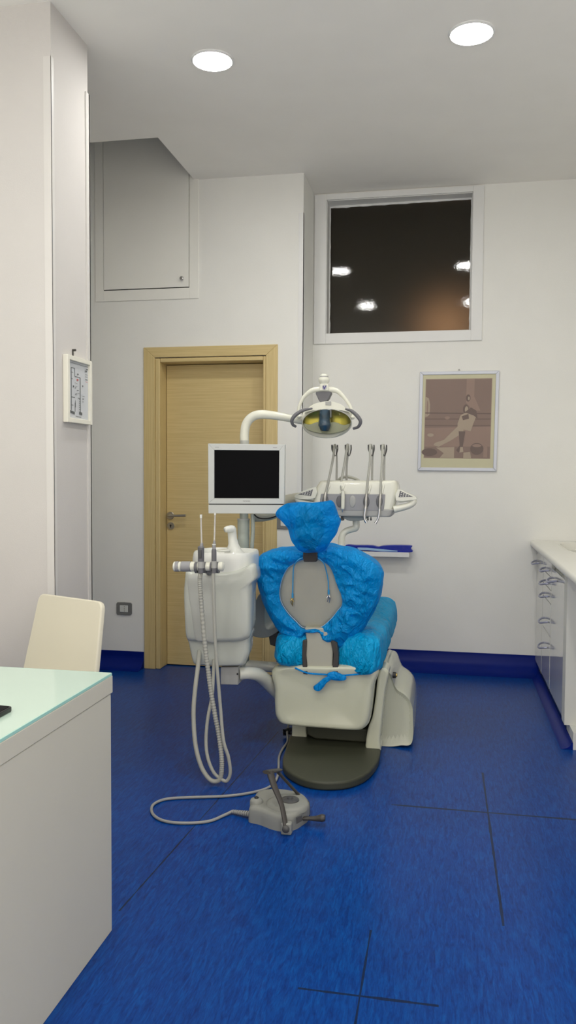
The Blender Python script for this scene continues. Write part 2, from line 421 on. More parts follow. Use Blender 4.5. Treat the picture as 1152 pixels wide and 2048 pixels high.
# corner guards
gz = P(100, 112, 3.19).z; gz2 = PX(178, 190, -1.612).z
struct('trim_1', join(box(-1.648, -1.6133, 3.188, 3.19, .0, gz), box(-1.615, -1.6133, 3.188, 3.212, 0, gz)), M_guard, 'white corner guard on the near corner', smooth=False)
struct('trim_2', join(box(-1.615, -1.609, 3.512, 3.548, 0, gz2), box(-1.64, -1.609, 3.54, 3.548, 0, gz2)), M_guard, 'white corner guard on the far corner', smooth=False)
struct('trim_3', join(box(-.955, -.921, YB-.004, YB, .11, 3.0), box(-.925, -.921, YB-.004, YB+.035, .11, 3.0)), M_trim, 'corner guard beside the recess', smooth=False)
# coved skirting
def cove(name, a, b, nrm, label, h=.112, r=.11):
    a, b, nrm = Vector(a), Vector(b), Vector(nrm)
    prof = [(0.0, h), (.006, h-.001), (.006, r*.75)] + [(.006+r*(1-math.cos(t)), r*.75*(1-math.sin(t))+.0012) for t in [math.pi/2*i/8 for i in range(1, 9)]] + [(.006+r, .0004), (0, .0004)]
    pts = [a+nrm*d+Vector((0,0,z)) for d, z in prof]
    return struct(name, prism(pts, b-a), M_cove, label, angle=60)
cove('baseboard_left', (XL, YB, 0), (DX0-.085, YB, 0), (0,-1,0), 'blue coved skirting left of the door')
cove('baseboard_door', (-1.085, YB, 0), (-.925, YB, 0), (0,-1,0), 'blue coved skirting right of the door')
cove('baseboard_jog', (-.925, YB, 0), (-.925, YR, 0), (1,0,0), 'blue coved skirting in the wall corner')
cove('baseboard_back', (-.925, YR, 0), (.62, YR, 0), (0,-1,0), 'blue coved skirting under the shelf wall', h=.122, r=.15)
cove('baseboard_pillar', (-1.615, 3.19, 0), (-1.615, 3.54, 0), (1,0,0), 'blue coved skirting on the wall end', r=.06)
cove('baseboard_cabinet', (.622, YR, 0), (.622, 4.12, 0), (-1,0,0), 'blue coving along the cabinet plinth', h=.035, r=.05)

# ------------------------------------------------------------------ door_1 with its casing
d = sgroup('door_1', ((DX0+DX1)/2, YB, 0), 'bleached oak door with matching casing')
cs, pj_ = .078, .014
obj('casing', prism([Vector((DX0-cs,YB,0)), Vector((DX0,YB,0)), Vector((DX0,YB,DZ)), Vector((DX0-cs,YB,DZ+cs-.01))], (0,-pj_,0)), M_woodv, d, bevel=.003)
obj('casing', prism([Vector((DX1+cs,YB,0)), Vector((DX1,YB,0)), Vector((DX1,YB,DZ)), Vector((DX1+cs,YB,DZ+cs-.01))], (0,-pj_,0)), M_woodv, d, bevel=.003)
obj('casing', prism([Vector((DX0-cs,YB,DZ+cs-.01)), Vector((DX1+cs,YB,DZ+cs-.01)), Vector((DX1,YB,DZ)), Vector((DX0,YB,DZ))], (0,-pj_,0)), M_woodh, d, bevel=.003)
obj('jamb', box(DX0, DX0+.035, YB-.008, YB+.30, 0, DZ-.004), M_woodv, d, bevel=.006)
obj('jamb', box(DX1-.02, DX1, YB-.008, YB+.30, 0, DZ-.004), M_woodv, d, bevel=.006)
obj('jamb', box(DX0+.035, DX1-.02, YB-.008, YB+.30, DZ-.032, DZ-.004), M_woodh, d, bevel=.006)
YD = YB+.12
leaf = obj('leaf', box(DX0+.038, DX1-.023, YD, YD+.045, .006, DZ-.036), M_woodh, d, bevel=.002)
hc_ = P(341, 1031, YD)
hd = obj('handle', join(disc(hc_, .026, .009), tube([hc_+Vector((0,-.005,0)), hc_+Vector((0,-.045,0)), hc_+Vector((.012,-.052,0)), hc_+Vector((.05,-.052,.002)), hc_+Vector((.125,-.052,.005))], [.010,.009,.0085,.0075,.0085,.009], 12)), M_satin, d)
kc = P(342, 1051.5, YD)
obj('lock_rosette', disc(kc, .025, .008), M_satin, d)
obj('keyhole', join(disc(kc+Vector((0,-.008,.003)), .006, .002), box(kc.x-.0035, kc.x+.0035, kc.y-.010, kc.y-.008, kc.z-.012, kc.z+.002)), M_black, d, smooth=False)

# ------------------------------------------------------------------ hatch door high on the wall (door_2)
h2 = sgroup('door_2', (-1.98, YB, 2.55), 'flush painted hatch high above the door')
def strip(x0, x1, z0, z1, y, t): return box(x0, x1, y-t, y, z0, z1)
HX0, HX1, HZ0, HZ1 = -2.283, -1.688, 2.557, TOP-.25
obj('hatch_frame', join(strip(-2.345, HX0-.003, 2.482, HZ1, YB, .010), strip(HX1+.003, -1.622, 2.482, HZ1, YB, .010), strip(HX0-.003, HX1+.003, 2.482, HZ0-.004, YB, .010)), M_hatch, h2, bevel=.0015)
obj('hatch_gap', strip(HX0-.003, HX1+.003, HZ0-.004, HZ1, YB, .002), M_dark, h2, smooth=False)
obj('hatch_leaf', strip(HX0, HX1, HZ0+.002, HZ1, YB-.002, .011), M_hatch, h2, bevel=.0015)
kp = P(365, 558, YB-.013)
obj('knob', lathe([(.006,0),(.006,.010),(.013,.013),(.015,.020),(.011,.026),(.003,.028)], kp, (0,-1,0), 20), M_chrome, h2)

# ------------------------------------------------------------------ window_1: dark frosted pane in a white frame
wn = sgroup('window_1', ((WX0+WX1)/2, YR, WZ0), 'dark frosted internal window in a white frame')
FX0, FX1, FZ0, FZ1 = -.918, .216, 2.228, 3.243
obj('window_frame', join(strip(FX0, WX0, FZ0, FZ1, YR, .014), strip(WX1, FX1, FZ0, FZ1, YR, .014), strip(WX0, WX1, FZ0, WZ0, YR, .014), strip(WX0, WX1, WZ1, FZ1, YR, .014)), M_trim, wn, bevel=.002)
obj('window_lining', join(box(WX0, WX0+.004, YR, YR+.17, WZ0, WZ1), box(WX1-.004, WX1, YR, YR+.17, WZ0, WZ1), box(WX0, WX1, YR, YR+.17, WZ0, WZ0+.003), box(WX0, WX1, YR, YR+.17, WZ1-.004, WZ1)), M_trim, wn, smooth=False)
YP = YR+.11
tilt = -.0180
def pane_pts():
    top = []; n = 40
    z1 = WZ1-.002
    rag = [(WX0+.004+(WX1-WX0-.008)*i/n) for i in range(n+1)]
    return rag
pw = WX1-WX0-.008
obj('pane', prism([Vector((WX0+.004, YP-tilt*pw/2, WZ0+.003)), Vector((WX1-.004, YP+tilt*pw/2, WZ0+.003)), Vector((WX1-.004, YP+tilt*pw/2, WZ1-.004)), Vector((WX0+.004, YP-tilt*pw/2, WZ1-.004))], (0,.006,0)), M_pane, wn, smooth=False)
# uneven white bead of sealant round the pane
def bead(a, b, n, r):
    a, b = Vector(a), Vector(b); rs = [r*(.6+.9*abs(noise.noise(Vector((i*.9, a.x*5, a.z*5))))) for i in range(n)]
    return tube([a.lerp(b, i/(n-1)) for i in range(n)], rs, 8, 1)
ya, yb_ = YP-tilt*pw/2-.002, YP+tilt*pw/2-.002
obj('sealant', join(bead((WX0+.006, ya, WZ1-.010), (WX1-.006, yb_, WZ1-.008), 34, .011), bead((WX0+.006, ya, WZ0), (WX0+.006, ya, WZ1), 30, .007),
    bead((WX1-.006, yb_, WZ0), (WX1-.006, yb_, WZ1), 30, .007)), M_trim, wn)
# the unlit room behind the pane, with one warm lamp in it
M_bk = mat('dim_room_paint', (.06,.05,.04), .9)
M_bkw = mat('dim_room_warm_wall', (.42,.30,.22), .9)
struct('wall_back_room', join(box(-1.6,-1.5,5.85,8.0,1.6,3.7), box(1.3,1.4,5.85,8.0,1.6,3.7), box(-1.6,1.4,5.85,8.0,1.5,1.6), box(-1.6,1.4,5.85,8.0,3.6,3.7), box(-1.6,1.4,8.0,8.1,1.5,3.7)), M_bk, 'dim room behind the dark window', smooth=False)
lp = bpy.data.lights.new('back_room_lamp', 'POINT'); lp.energy = 2.2; lp.color = (1,.72,.52); lp.shadow_soft_size = .12
lo = bpy.data.objects.new('back_room_lamp', lp); C.objects.link(lo); lo.location = P(893, 655, 6.9)

# ------------------------------------------------------------------ downlights
LP = [(-1.097,3.767),(.077,3.739),(-1.06,2.12),(.12,2.10),(-1.03,-.2),(.12,-.2),(-2.3,.2)]  # rear pair and desk panel are unseen, added for ambient light
def downlight(x, y, label):
    t = thing('ceiling_light', label, 'ceiling light', (x, y, H), 'round recessed ceiling lights')
    ro = .100
    obj('rim', lathe([(ro,0),(ro,-.004),(ro-.008,-.009),(.090,-.008),(.0885,-.003),(.0885,0)], (x,y,H), n=48), M_trim, t)
    obj('diffuser', lathe([(.088,-.001),(.088,-.0035),(.08,-.0045)], (x,y,H), n=48), M_emit, t)
lab = ['round lit ceiling light, left of the two in view', 'round lit ceiling light, right of the two in view',
       'round ceiling light above the camera, left', 'round ceiling light above the camera, right', 'unseen round ceiling light added at the rear, left',
       'unseen round ceiling light added at the rear, right', 'unseen round ceiling light added behind the desk']
for (x, y), s in zip(LP, lab): downlight(x, y, s)

# ================================================================== desk
DXE, DYE = -.938, 2.203
t = thing('desk', 'white office desk with mint glass top in left foreground', 'desk', (-1.7, 1.55, 0))
obj('side_panel', box(-1.0, DXE-.003, .85, DYE-.006, 0, .700), M_desk, t, bevel=.002)
obj('side_panel', box(-2.45, -2.41, .85, DYE-.006, 0, .700), M_desk, t, bevel=.002)
obj('front_panel', box(-2.41, -1.0, DYE-.06, DYE-.03, .02, .700), M_desk, t, bevel=.002)
obj('tabletop', box(-2.46, DXE, .84, DYE, .7025, .752), M_desk, t, bevel=.0015)
g_ = obj('glass_top', box(-2.455, DXE-.003, .845, DYE-.003, .7525, .7605), M_mint, t, bevel=.001)
obj('glass_edge', join(box(DXE-.0035, DXE-.0008, .845, DYE-.003, .7527, .7600), box(-2.455, DXE-.003, DYE-.0035, DYE-.0008, .7527, .7600)), M_mintedge, t, smooth=False)
# black phone
pz = .761
c0, c1, c2, c3 = PZ(26,1411,pz+.012), PZ(28,1416,pz+.012), PZ(-5,1440,pz+.012), PZ(-70,1408,pz+.012)
ph = thing('mobile_phone', 'black mobile phone lying on the glass desk top', 'phone', (c0.x-.1, c0.y-.06, pz))
phx, phy = c0.x+.001, c0.y
def rr_xy(x0, x1, y0, y1, r, z, n=5):
    o = []
    for cx, cy, a0 in ((x1-r,y1-r,0),(x0+r,y1-r,90),(x0+r,y0+r,180),(x1-r,y0+r,270)):
        for i in range(n+1):
            a = math.radians(a0+90*i/n); o.append(Vector((cx+r*math.cos(a), cy+r*math.sin(a), z)))
    return o
obj('case', prism(rr_xy(phx-.16, phx, phy-.085, phy, .012, pz), (0,0,.011)), M_black, ph, bevel=.002)
obj('glass', prism(rr_xy(phx-.155, phx-.005, phy-.08, phy-.005, .009, pz+.011), (0,0,.0008)), M_screen, ph)

# ================================================================== cream chair behind the desk
def cream_chair():
    TL, TR = P(78,1186,3.06), P(204,1203,2.88); BL, BR = P(46,1334,2.98), P(191,1342,2.82)
    t = thing('visitor_chair', 'cream chair with flat rounded backrest behind the desk', 'chair', ((BL.x+BR.x)/2-.1, 2.75, 0))
    u = (TR-TL).normalized(); dn = ((BL-TL)+(BR-TR)).normalized()
    W_ = (TR-TL).length; dn = (dn-u*dn.dot(u)).normalized()
    n_ = u.cross(dn).normalized(); 
    if n_.y < 0: n_ = -n_
    # outline follows the slight taper; carried on below the desk line to the seat
    sl = ((BL-TL).dot(dn)); k = .44/sl
    BLx, BRx = TL+(BL-TL)*k, TR+(BR-TR)*k
    r = .035; out = []
    def corner(c, a, b, n=6):
        pa, pb = c+(a-c).normalized()*r, c+(b-c).normalized()*r
        for i in range(n+1):
            s = i/n; out.append(pa*(1-s)**2+c*2*s*(1-s)+pb*s*s)
    corner(BLx, BRx, TL); corner(TL, BLx, TR); corner(TR, TL, BRx); corner(BRx, TR, BLx)
    obj('backrest', prism(out, n_*.022), M_chairw, t, bevel=.006)
    f = -n_; f.z = 0; f.normalize(); s_ = Vector((-f.y, f.x, 0))
    c = (BLx+BRx)/2; c.z = .44
    pts = [c+s_*(.19*a)+f*b_ for a, b_ in ((-1,-.02),(1,-.02),(1.03,.36),(.85,.42),(-.85,.42),(-1.03,.36))]
    obj('seat', prism(pts, (0,0,.03)), M_chairw, t, bevel=.008)
    obj('backrest_bracket', tube([c-f*.02, c+Vector((0,0,.08))+n_*.05, c+Vector((0,0,.16))+n_*.06], .012), M_satin, t)
    for a in (-1, 1):
        for b_ in (.02, .36):
            q = c+s_*(.16*a)+f*b_
            obj('leg', tube([q, Vector((q.x+s_.x*.03*a, q.y+s_.y*.03*a, 0))], .012, k=1), M_satin, t)
cream_chair()

# ================================================================== framed floor plan on the wall end
XPL = -1.6145
t = thing('evacuation_plan', 'small ivory framed floor plan hanging on the left wall end', 'framed plan', (XPL, 3.4, 1.69))
PY0, PY1, PZ0, PZ1 = 3.275, 3.520, 1.550, 1.838
def yz(y0, y1, z0, z1, x0, x1): return box(x0, x1, y0, y1, z0, z1)
fw = .020
obj('frame', join(yz(PY0,PY0+fw,PZ0,PZ1,XPL,XPL+.024), yz(PY1-fw,PY1,PZ0,PZ1,XPL,XPL+.024), yz(PY0+fw,PY1-fw,PZ0,PZ0+fw,XPL,XPL+.024), yz(PY0+fw,PY1-fw,PZ1-fw,PZ1,XPL,XPL+.024)), M_frame2, t, bevel=.002)
obj('sheet', yz(PY0+fw,PY1-fw,PZ0+fw,PZ1-fw,XPL,XPL+.012), M_paper, t, smooth=False)
def pf(u, v): return Vector((XPL+.0123, PY0+fw+(PY1-PY0-2*fw)*u, PZ0+fw+(PZ1-PZ0-2*fw)*v))
def ln(u0, v0, u1, v1, w_=.012, m=None):
    if abs(u1-u0) > abs(v1-v0): return ([(u0,v0-w_),(u1,v1-w_),(u1,v1+w_),(u0,v0+w_)], m or M_ink)
    return ([(u0-w_,v0),(u0+w_,v0),(u1+w_,v1),(u1-w_,v1)], m or M_ink)
it = [ln(.17,.14,.17,.88,.016), ln(.17,.88,.34,.88,.006), ln(.34,.88,.34,.74,.012), ln(.34,.74,.60,.74,.006), ln(.60,.74,.60,.13,.016), ln(.17,.37,.34,.37,.006),
      ln(.48,.37,.60,.37,.006), ln(.17,.80,.26,.80,.004), ln(.17,.69,.24,.69,.004), ln(.17,.23,.26,.23,.005), ln(.34,.12,.34,.28,.010), ln(.36,.32,.36,.2,.01),
      ([(.04,.10),(.32,.07),(.32,.115),(.04,.145)], M_ink), ([(.54,.085),(.68,.075),(.68,.125),(.54,.135)], M_ink),
      ln(.05,.53,.09,.53,.008), ln(.06,.62,.10,.62,.012), ln(.70,.60,.74,.60,.014), ln(.70,.42,.80,.42,.004), ln(.70,.37,.75,.37,.010), ln(.70,.32,.74,.32,.008), ln(.45,.79,.51,.79,.012),
      ln(.42,.69,.50,.69,.016,M_red), ln(.24,.56,.29,.56,.016), ln(.85,.88,.92,.88,.014), ln(.90,.92,.96,.92,.01), ln(.84,.82,.95,.82,.004), ln(.84,.78,.95,.78,.004), ln(.84,.73,.95,.73,.006),
      ln(.84,.69,.95,.69,.003,M_red), ln(.35,.045,.62,.035,.005), ln(.03,.965,.97,.965,.003)]
for k in range(12):
    a, b_ = .30+.18*random.random(), .40+.26*random.random(); it.append(ln(a, b_, a+.05+.05*random.random(), b_+.004, .003))
for k in range(6): it.append(ln(.50, .17+.035*k, .57, .17+.035*k, .004))
o = flats('plan_drawing', it, pf, t, (.00008,0,0))
nl = Vector((XPL, 3.37, 1.868))
obj('hook', join(disc(nl, .005, .016, (1,0,0), 12), box(XPL, XPL+.004, nl.y-.003, nl.y+.003, PZ1-.005, nl.z)), M_brownblack, t)

# ================================================================== picture on the recessed wall
t = thing('framed_picture', 'brown print with cream mount in a pale metal frame', 'picture', (.07, YR, 1.69))
fo = [P(840,743.5,YR-.02), P(999,741,YR-.02), P(993,942.5,YR-.02), P(835,941,YR-.02)]
cc = sum(fo, Vector())/4
def inset(q, d): # move each corner inwards by d in x and z
    return [Vector((p.x+math.copysign(d, cc.x-p.x), p.y, p.z+math.copysign(d, cc.z-p.z))) for p in q]
fi = inset(fo, .022)
def frame_geo(a, b, d):
    gs = [prism([a[i], a[(i+1) % 4], b[(i+1) % 4], b[i]], (0, d, 0)) for i in range(4)]
    return join(*gs)
obj('frame', frame_geo(fo, fi, .019), M_frame, t, bevel=.003)
mt_ = obj('mount', prism([p+Vector((0,.006,0)) for p in fi], (0,.006,0)), M_mat, t, smooth=False)
A_, B_, C_, D_ = [p+Vector((0,.006,0)) for p in (P(852.5,759,YR-.02), P(984,757,YR-.02), P(979.5,917,YR-.02), P(848,915,YR-.02))]
def pm(u, v):  # u 0..1 left-right, v 0..1 top-down inside the print
    return (A_.lerp(B_, u)).lerp(D_.lerp(C_, u), v)
def blob(cx, cy, rx, ry, n=14, a0=0): return [(cx+rx*math.cos(2*math.pi*i/n+a0), cy+ry*math.sin(2*math.pi*i/n+a0)) for i in range(n)]
it = [([(-.008,-.007),(1.008,-.007),(1.008,1.007),(-.008,1.007)], M_print_l), ([(0,0),(1,0),(1,1),(0,1)], M_print),
      ([(0,.62),(1,.60),(1,.85),(.0,.86)], M_print_m),
      ([(0,.22),(.05,.24),(.07,.32),(.07,.44),(.04,.47),(0,.48)], M_print_l), (blob(.03,.36,.012,.1,8), M_print_m),
      ([(.62,.0),(.74,.0),(.74,.22),(.84,.40),(.74,.40),(.62,.30)], M_print_m),
      (blob(.65,.24,.035,.045), M_print_d), (blob(.66,.245,.014,.024), M_print_l),
      ([(0,.42),(1,.43),(1,.445),(0,.435)], M_print_d), ([(0,.50),(1,.50),(1,.51),(0,.51)], M_print_d), ([(0,.585),(1,.585),(1,.592),(0,.592)], M_print_d),
      (blob(.62,.38,.045,.06), M_print_d), (blob(.63,.385,.026,.042), M_print_l),
      ([(.54,.46),(.60,.43),(.72,.42),(.78,.47),(.74,.56),(.70,.66),(.60,.64),(.50,.62),(.50,.56)], M_print_l),
      ([(.56,.47),(.66,.44),(.67,.50),(.58,.52)], M_print_d), ([(.60,.42),(.70,.36),(.78,.40),(.80,.50),(.74,.46)], M_print_d),
      ([(.50,.60),(.62,.58),(.58,.68),(.40,.78),(.22,.86),(.14,.84),(.16,.81),(.30,.77),(.38,.70)], M_print_l),
      ([(.52,.66),(.62,.66),(.58,.90),(.52,.93),(.49,.90),(.54,.84)], M_print_d), ([(.55,.86),(.59,.86),(.60,.92),(.54,.93)], M_print_l),
      (blob(.34,.49,.04,.02), M_print_m), (blob(.09,.71,.05,.022), M_print_l), (blob(.08,.93,.12,.05), M_print_d),
      ([(.18,.87),(.46,.86),(.46,1),(.24,1),(.30,.94)], M_print_l), ([(.60,.93),(.70,.92),(.72,1),(.60,1)], M_print_l),  # pale patches at the bottom edge are painted reflections in the glass
      (blob(.80,.88,.10,.075), M_print_d), (blob(.80,.84,.07,.02), M_print_m), ([(.90,.78),(.96,.78),(.96,.99),(.90,.99)], M_print_m)]
flats('print', it, pm, t, (0,-.00012,0))
hk = P(918, 740, YR-.01)
obj('hook', tube([hk+Vector((-.006,0,-.004)), hk+Vector((0,-.003,.006)), hk+Vector((.006,0,-.004))], .0018, 8), M_satin, t)

# ================================================================== wall shelf with the navy packet
t = thing('wall_shelf', 'small white wall shelf behind the dental chair', 'shelf', (-.42, YR, .79))
obj('board', box(-.645, -.243, YR-.09, YR, .770, .803), M_trim, t, bevel=.002)
pk = [P(x, y, 5.585) for x, y in ((688,1102),(692,1090),(712,1090.5),(744,1091),(756,1093.5),(766,1091.5),(790,1090.5),(823,1091.5),(821.5,1097),(825,1104),(800,1105.5),(765,1104.5),(735,1102),(712,1101))]
t = thing('blue_packet', 'flat navy plastic packet lying on the small wall shelf', 'packet', (-.45, 5.6, .803))
pks = cr_closed(pk, 3)
obj('pouch', prism([p+Vector((0,0,0)) for p in pks], (0,.05,0)), M_pack, t, bevel=.004)
obj('clear_strip', prism([P(x, y, 5.583) for x, y in ((715,1095),(735,1095.5),(760,1098),(795,1101.5),(795,1103),(765,1103),(738,1100.5),(716,1099.5))], (0,.002,0)), M_packclear, t)

# ================================================================== wall outlets
def outlet(c, w_, h_, label, sock):
    t = thing('wall_outlet', label, 'outlet', c)
    q = [Vector((c[0]+a*w_/2, c[1], c[2]+b*h_/2)) for a, b in ((-1,-.75),(-.88,-1),(0,-1.04),(.88,-1),(1,-.75),(1,.75),(.88,1),(0,1.04),(-.88,1),(-1,.75))]
    obj('plate', prism(q, (0,-.010,0)), M_outlet, t, bevel=.003)
    m_ = obj(sock, box(c[0]-w_*.26, c[0]+w_*.26, c[1]-.013, c[1]-.006, c[2]-h_*.27, c[2]+h_*.27), M_whitep, t, bevel=.002)
    if sock == 'socket':
        for k in (-1, 0, 1): obj('socket_hole', disc(Vector((c[0]+.004, c[1]-.013, c[2]+k*h_*.17)), .0028, .0008, (0,-1,0), 12), M_black, m_)
    else:
        obj('switch_key', box(c[0]-w_*.1, c[0]+w_*.1, c[1]-.015, c[1]-.012, c[2]-h_*.28, c[2]+h_*.28), M_whitep, m_, bevel=.001)
o1 = P(249, 1217, YB); outlet(tuple(o1), .112, .085, 'grey wall socket beside the door, low above the skirting', 'socket')
o2 = P(571, 1045, YB); outlet(tuple(o2), .118, .085, 'grey light switch plate right of the door casing', 'switch_panel')

# ================================================================== cabinets along the right wall
XC = .60
def bow(y, z, parent, l=.15):
    pts = [(XC-.002,y-l/2,z),(XC-.024,y-l/2+.008,z-.004),(XC-.042,y-l*.22,z-.012),(XC-.042,y+l*.22,z-.012),(XC-.024,y+l/2-.008,z-.004),(XC-.002,y+l/2,z)]
    v, f = tube([Vector(p) for p in pts], .0058, 10, 5)
    obj('handle', (v, f), M_lilac, parent)
def cab(y0, y1, label):
    t = thing('base_cabinet', label, 'cabinet', (.9, (y0+y1)/2, 0))
    obj('carcass', box(XC+.022, 1.245, y0+.001, y1-.001, .085, .85), M_cabin, t, smooth=False)
    obj('plinth', box(XC+.045, 1.2, y0+.001, y1-.001, .0, .085), M_plinth, t, smooth=False)
    return t
t = cab(5.31, 5.665, 'tall-door white cabinet unit at the far wall')
dd = obj('door', box(XC, XC+.02, 5.315, 5.66, .095, .842), M_cab, t, bevel=.0015); bow(5.56, .765, dd)
tmp_ = obj('shadow_gap', join(box(XC+.003, XC+.02, 5.297, 5.314, .46, .845), box(XC+.004, XC+.02, 5.315, 5.66, .8425, .8495)), M_dark, t, smooth=False)
t = cab(4.90, 5.30, 'white drawer cabinet with five bow handles')
for z0, z1 in ((.745,.838),(.668,.741),(.590,.664),(.40,.586),(.095,.396)):
    dd = obj('drawer', box(XC, XC+.02, 4.904, 5.296, z0, z1), M_cab, t, bevel=.0015)
for ch, z in zip([c for c in t.children if c.name.startswith('drawer')], (.773,.696,.620,.467,.315)): bow(5.08, z, ch)
t = cab(4.36, 4.89, 'white cabinet unit nearest the knee space')
dd = obj('door', box(XC, XC+.02, 4.365, 4.885, .095, .80), M_cab, t, bevel=.0015); bow(4.72, .757, dd)
t = thing('end_panel', 'white end panel of the cabinet row', 'panel', (.9, 4.3, 0))
obj('upright', join(box(XC-.004, 1.245, 4.24, 4.34, .085, .85), box(XC+.022, 1.245, 4.12, 4.34, 0, .085)), M_cabin, t, bevel=.001)
t = thing('worktop', 'ivory worktop with a sink along the right wall', 'worktop', (.9, 4.6, .85))
obj('slab', prism([Vector((.6975,3.4,.853)), Vector((.6975,3.4,.8952)), Vector((.565,3.4,.8952)), Vector((.556,3.4,.890)), Vector((.553,3.4,.878)), Vector((.556,3.4,.862)), Vector((.565,3.4,.853))], (0,2.265,0)), M_top, t, angle=50)
def worktop_ring():
    cx_, cy_ = .92, 5.18; n = 96; inn, out_ = [], []
    for j in range(n):
        a_ = 2*math.pi*j/n; ca, sa = math.cos(a_), math.sin(a_)
        inn.append((cx_+math.copysign(abs(ca)**.5, ca)*.224, cy_+math.copysign(abs(sa)**.5, sa)*.408))
        k_ = 1/max(abs(ca)**.5, abs(sa)**.5)
        out_.append((math.copysign(abs(ca)**.5, ca)*k_, math.copysign(abs(sa)**.5, sa)*k_))
    O = [(.6975+(u+1)/2*(1.245-.6975), 4.70+(v+1)/2*.965) for u, v in out_]
    V = [Vector((x, y, .8952)) for x, y in inn]+[Vector((x, y, .8952)) for x, y in O]+[Vector((x, y, .855)) for x, y in inn]+[Vector((x, y, .855)) for x, y in O]
    Fc = []
    for j in range(n):
        q = (j+1) % n
        Fc += [(j, q, n+q, n+j), (2*n+j, 3*n+j, 3*n+q, 2*n+q), (j, 2*n+j, 2*n+q, q), (n+j, n+q, 3*n+q, 3*n+j)]
    return V, Fc
obj('sink_surround', worktop_ring(), M_top, t, smooth=False)
obj('slab', box(.6975, 1.245, 3.40, 4.70, .853, .8952), M_top, t, smooth=False)
bc = Vector((.92, 5.18, .895))
obj('sink', lathe([(.99,-.05),(1.03,-.002),(1.03,.0015),(1.0,.002),(.97,-.003),(.93,-.03),(.85,-.11),(.6,-.14),(.01,-.145)], bc, n=48, sx=.22, sy=.40, power=4), M_top, t)

# ================================================================== dental chair
CH = thing('dental_chair', 'ivory dental chair with grey footplate in the room centre', 'dental chair', (-.52, 4.0, 0))
fp = [PZ(x, y, 0) for x, y in ((565,1532),(567,1548),(582,1563),(610,1576),(650,1582),(695,1579),(728,1567),(748,1549),(759,1527),(762,1498))]
fp = fp+[Vector((fp[-1].x, 4.25, 0)), Vector((-.72, 4.25, 0)), Vector((-.745, 3.92, 0))]
fp = [Vector((p.x, p.y, 0)) for p in fp]
fps = []
arc = cr_open(fp[:10], 4)
obj('base_plate', prism(arc+fp[10:], (0,0,.038)), M_olive, CH, bevel=.010, seg=4)
lp_ = [P(x, y, 3.93) for x, y in ((584,1440),(600,1440),(613,1453),(613,1491),(583,1489))]
obj('lift_post', prism(lp_, (0,.35,0)), M_shell, CH, bevel=.006)
ra = [P(x, y, 3.83) for x, y in ((755,1354),(758,1343),(765,1337),(772,1338),(777,1346),(775,1360),(770,1384),(765,1430),(761,1470),(760,1486),(760,1506),(732,1504),(735,1460),(744,1436),(750,1400),(753,1375))]
obj('lift_arm', prism(cr_closed(ra, 3), (0,.14,0)), M_shell, CH, bevel=.012, seg=4)
bc_ = [P(x, y, 3.97) for x, y in ((758,1350),(768,1340),(778,1344),(785,1362),(793,1379),(808,1389),(819,1401),(825,1416),(826,1430),(825,1489),(800,1493),(768,1501),(757,1497))]
bcs = cr_closed(bc_, 3)
cz = Vector((-.2, 0, .2))
rings = []
for yy, sc_ in ((0.02,.94),(0,.985),(.03,1.0),(.3,1.0),(.52,.97),(.56,.85)):
    rings.append([Vector((cz.x+(p.x-cz.x)*sc_, 3.97+yy, max(.002, cz.z+(p.z-cz.z)*sc_))) for p in bcs])
obj('base_cover', loft(rings), M_shell, CH, sub=1, angle=50)
kn = P(784, 1356, 3.95); hk_ = obj('hinge_knob', disc(kn+Vector((0,.06,0)), .015, .016, (1,0,0), 16), M_black, CH); obj('knob_face', disc(kn+Vector((.016,.06,0)), .009, .006, (1,0,0), 16), M_gold, hk_)
# seat housing (rounded tub) seen from behind
def tub():
    o = [P(x, y, 3.76) for x, y in ((547,1336),(546,1380),(547,1425),(552,1441),(563,1451),(600,1456),(660,1461),(712,1464),(728,1460),(738,1447),(743,1420),(748,1375),(750,1336),(650,1332))]
    oo = resample(cr_closed(o, 4), 120); c = sum(oo, Vector())/120
    R = []
    for yy, s_ in ((.055,.0),(.006,.80),(.0,.88),(.004,.94),(.018,.98),(.045,1.0),(.25,.99),(.42,.93),(.45,.5)):
        R.append([Vector((c.x+(p.x-c.x)*max(s_,.01), p.y+(yy if s_ else .0), c.z+(p.z-c.z)*max(s_,.01))) for p in oo])
    return loft(R)
obj('seat_housing', tub(), M_shell, CH, angle=70)
ub = [P(x, y, 3.90) for x, y in ((612,1452),(735,1458),(737,1478),(730,1486),(630,1478),(614,1470))]
obj('lift_recess_shade', box(-.72, -.30, 4.14, 4.30, .038, .30), M_black, CH, smooth=False)  # black block stands in for the shade between the lift posts
obj('underside', prism(ub, (0,.4,0)), M_olive, CH, bevel=.008)
# seat cushion
def seat_geo(x0, x1, y0, y1, z0, z1, g=0.0, wr=0, seed=0, n=96, m=30):
    R = []
    for i in range(m+1):
        u = i/m; y = y0+(y1-y0)*u
        e = min(1, max(.02, (1-abs(2*u-1)**7)))**.5
        ring = []
        for j in range(n):
            a = 2*math.pi*j/n; ca, sa = math.cos(a), math.sin(a)
            ca = math.copysign(abs(ca)**.5, ca); sa = math.copysign(abs(sa)**.55, sa)
            hx, hz = (x1-x0)/2+g, (z1-z0)/2+g
            p = Vector(((x0+x1)/2+ca*hx*(.80+.20*e), y, (z0+z1)/2+sa*hz*(.55+.45*e)))
            if wr:
                q = p*9+Vector((seed, seed, 0)); w1 = (1-abs(noise.noise(q))*2.4)*.7+(1-abs(noise.noise(q*2.6))*2.4)*.35
                d_ = Vector((ca, 0, sa)).normalized(); p += d_*wr*w1
                if u < .12: p.y += -wr*w1*1.2
            ring.append(p)
        R.append(ring)
    return loft(R)
obj('seat', seat_geo(-.765, -.305, 3.90, 4.90, .44, .565), M_midgrey, CH, angle=60)
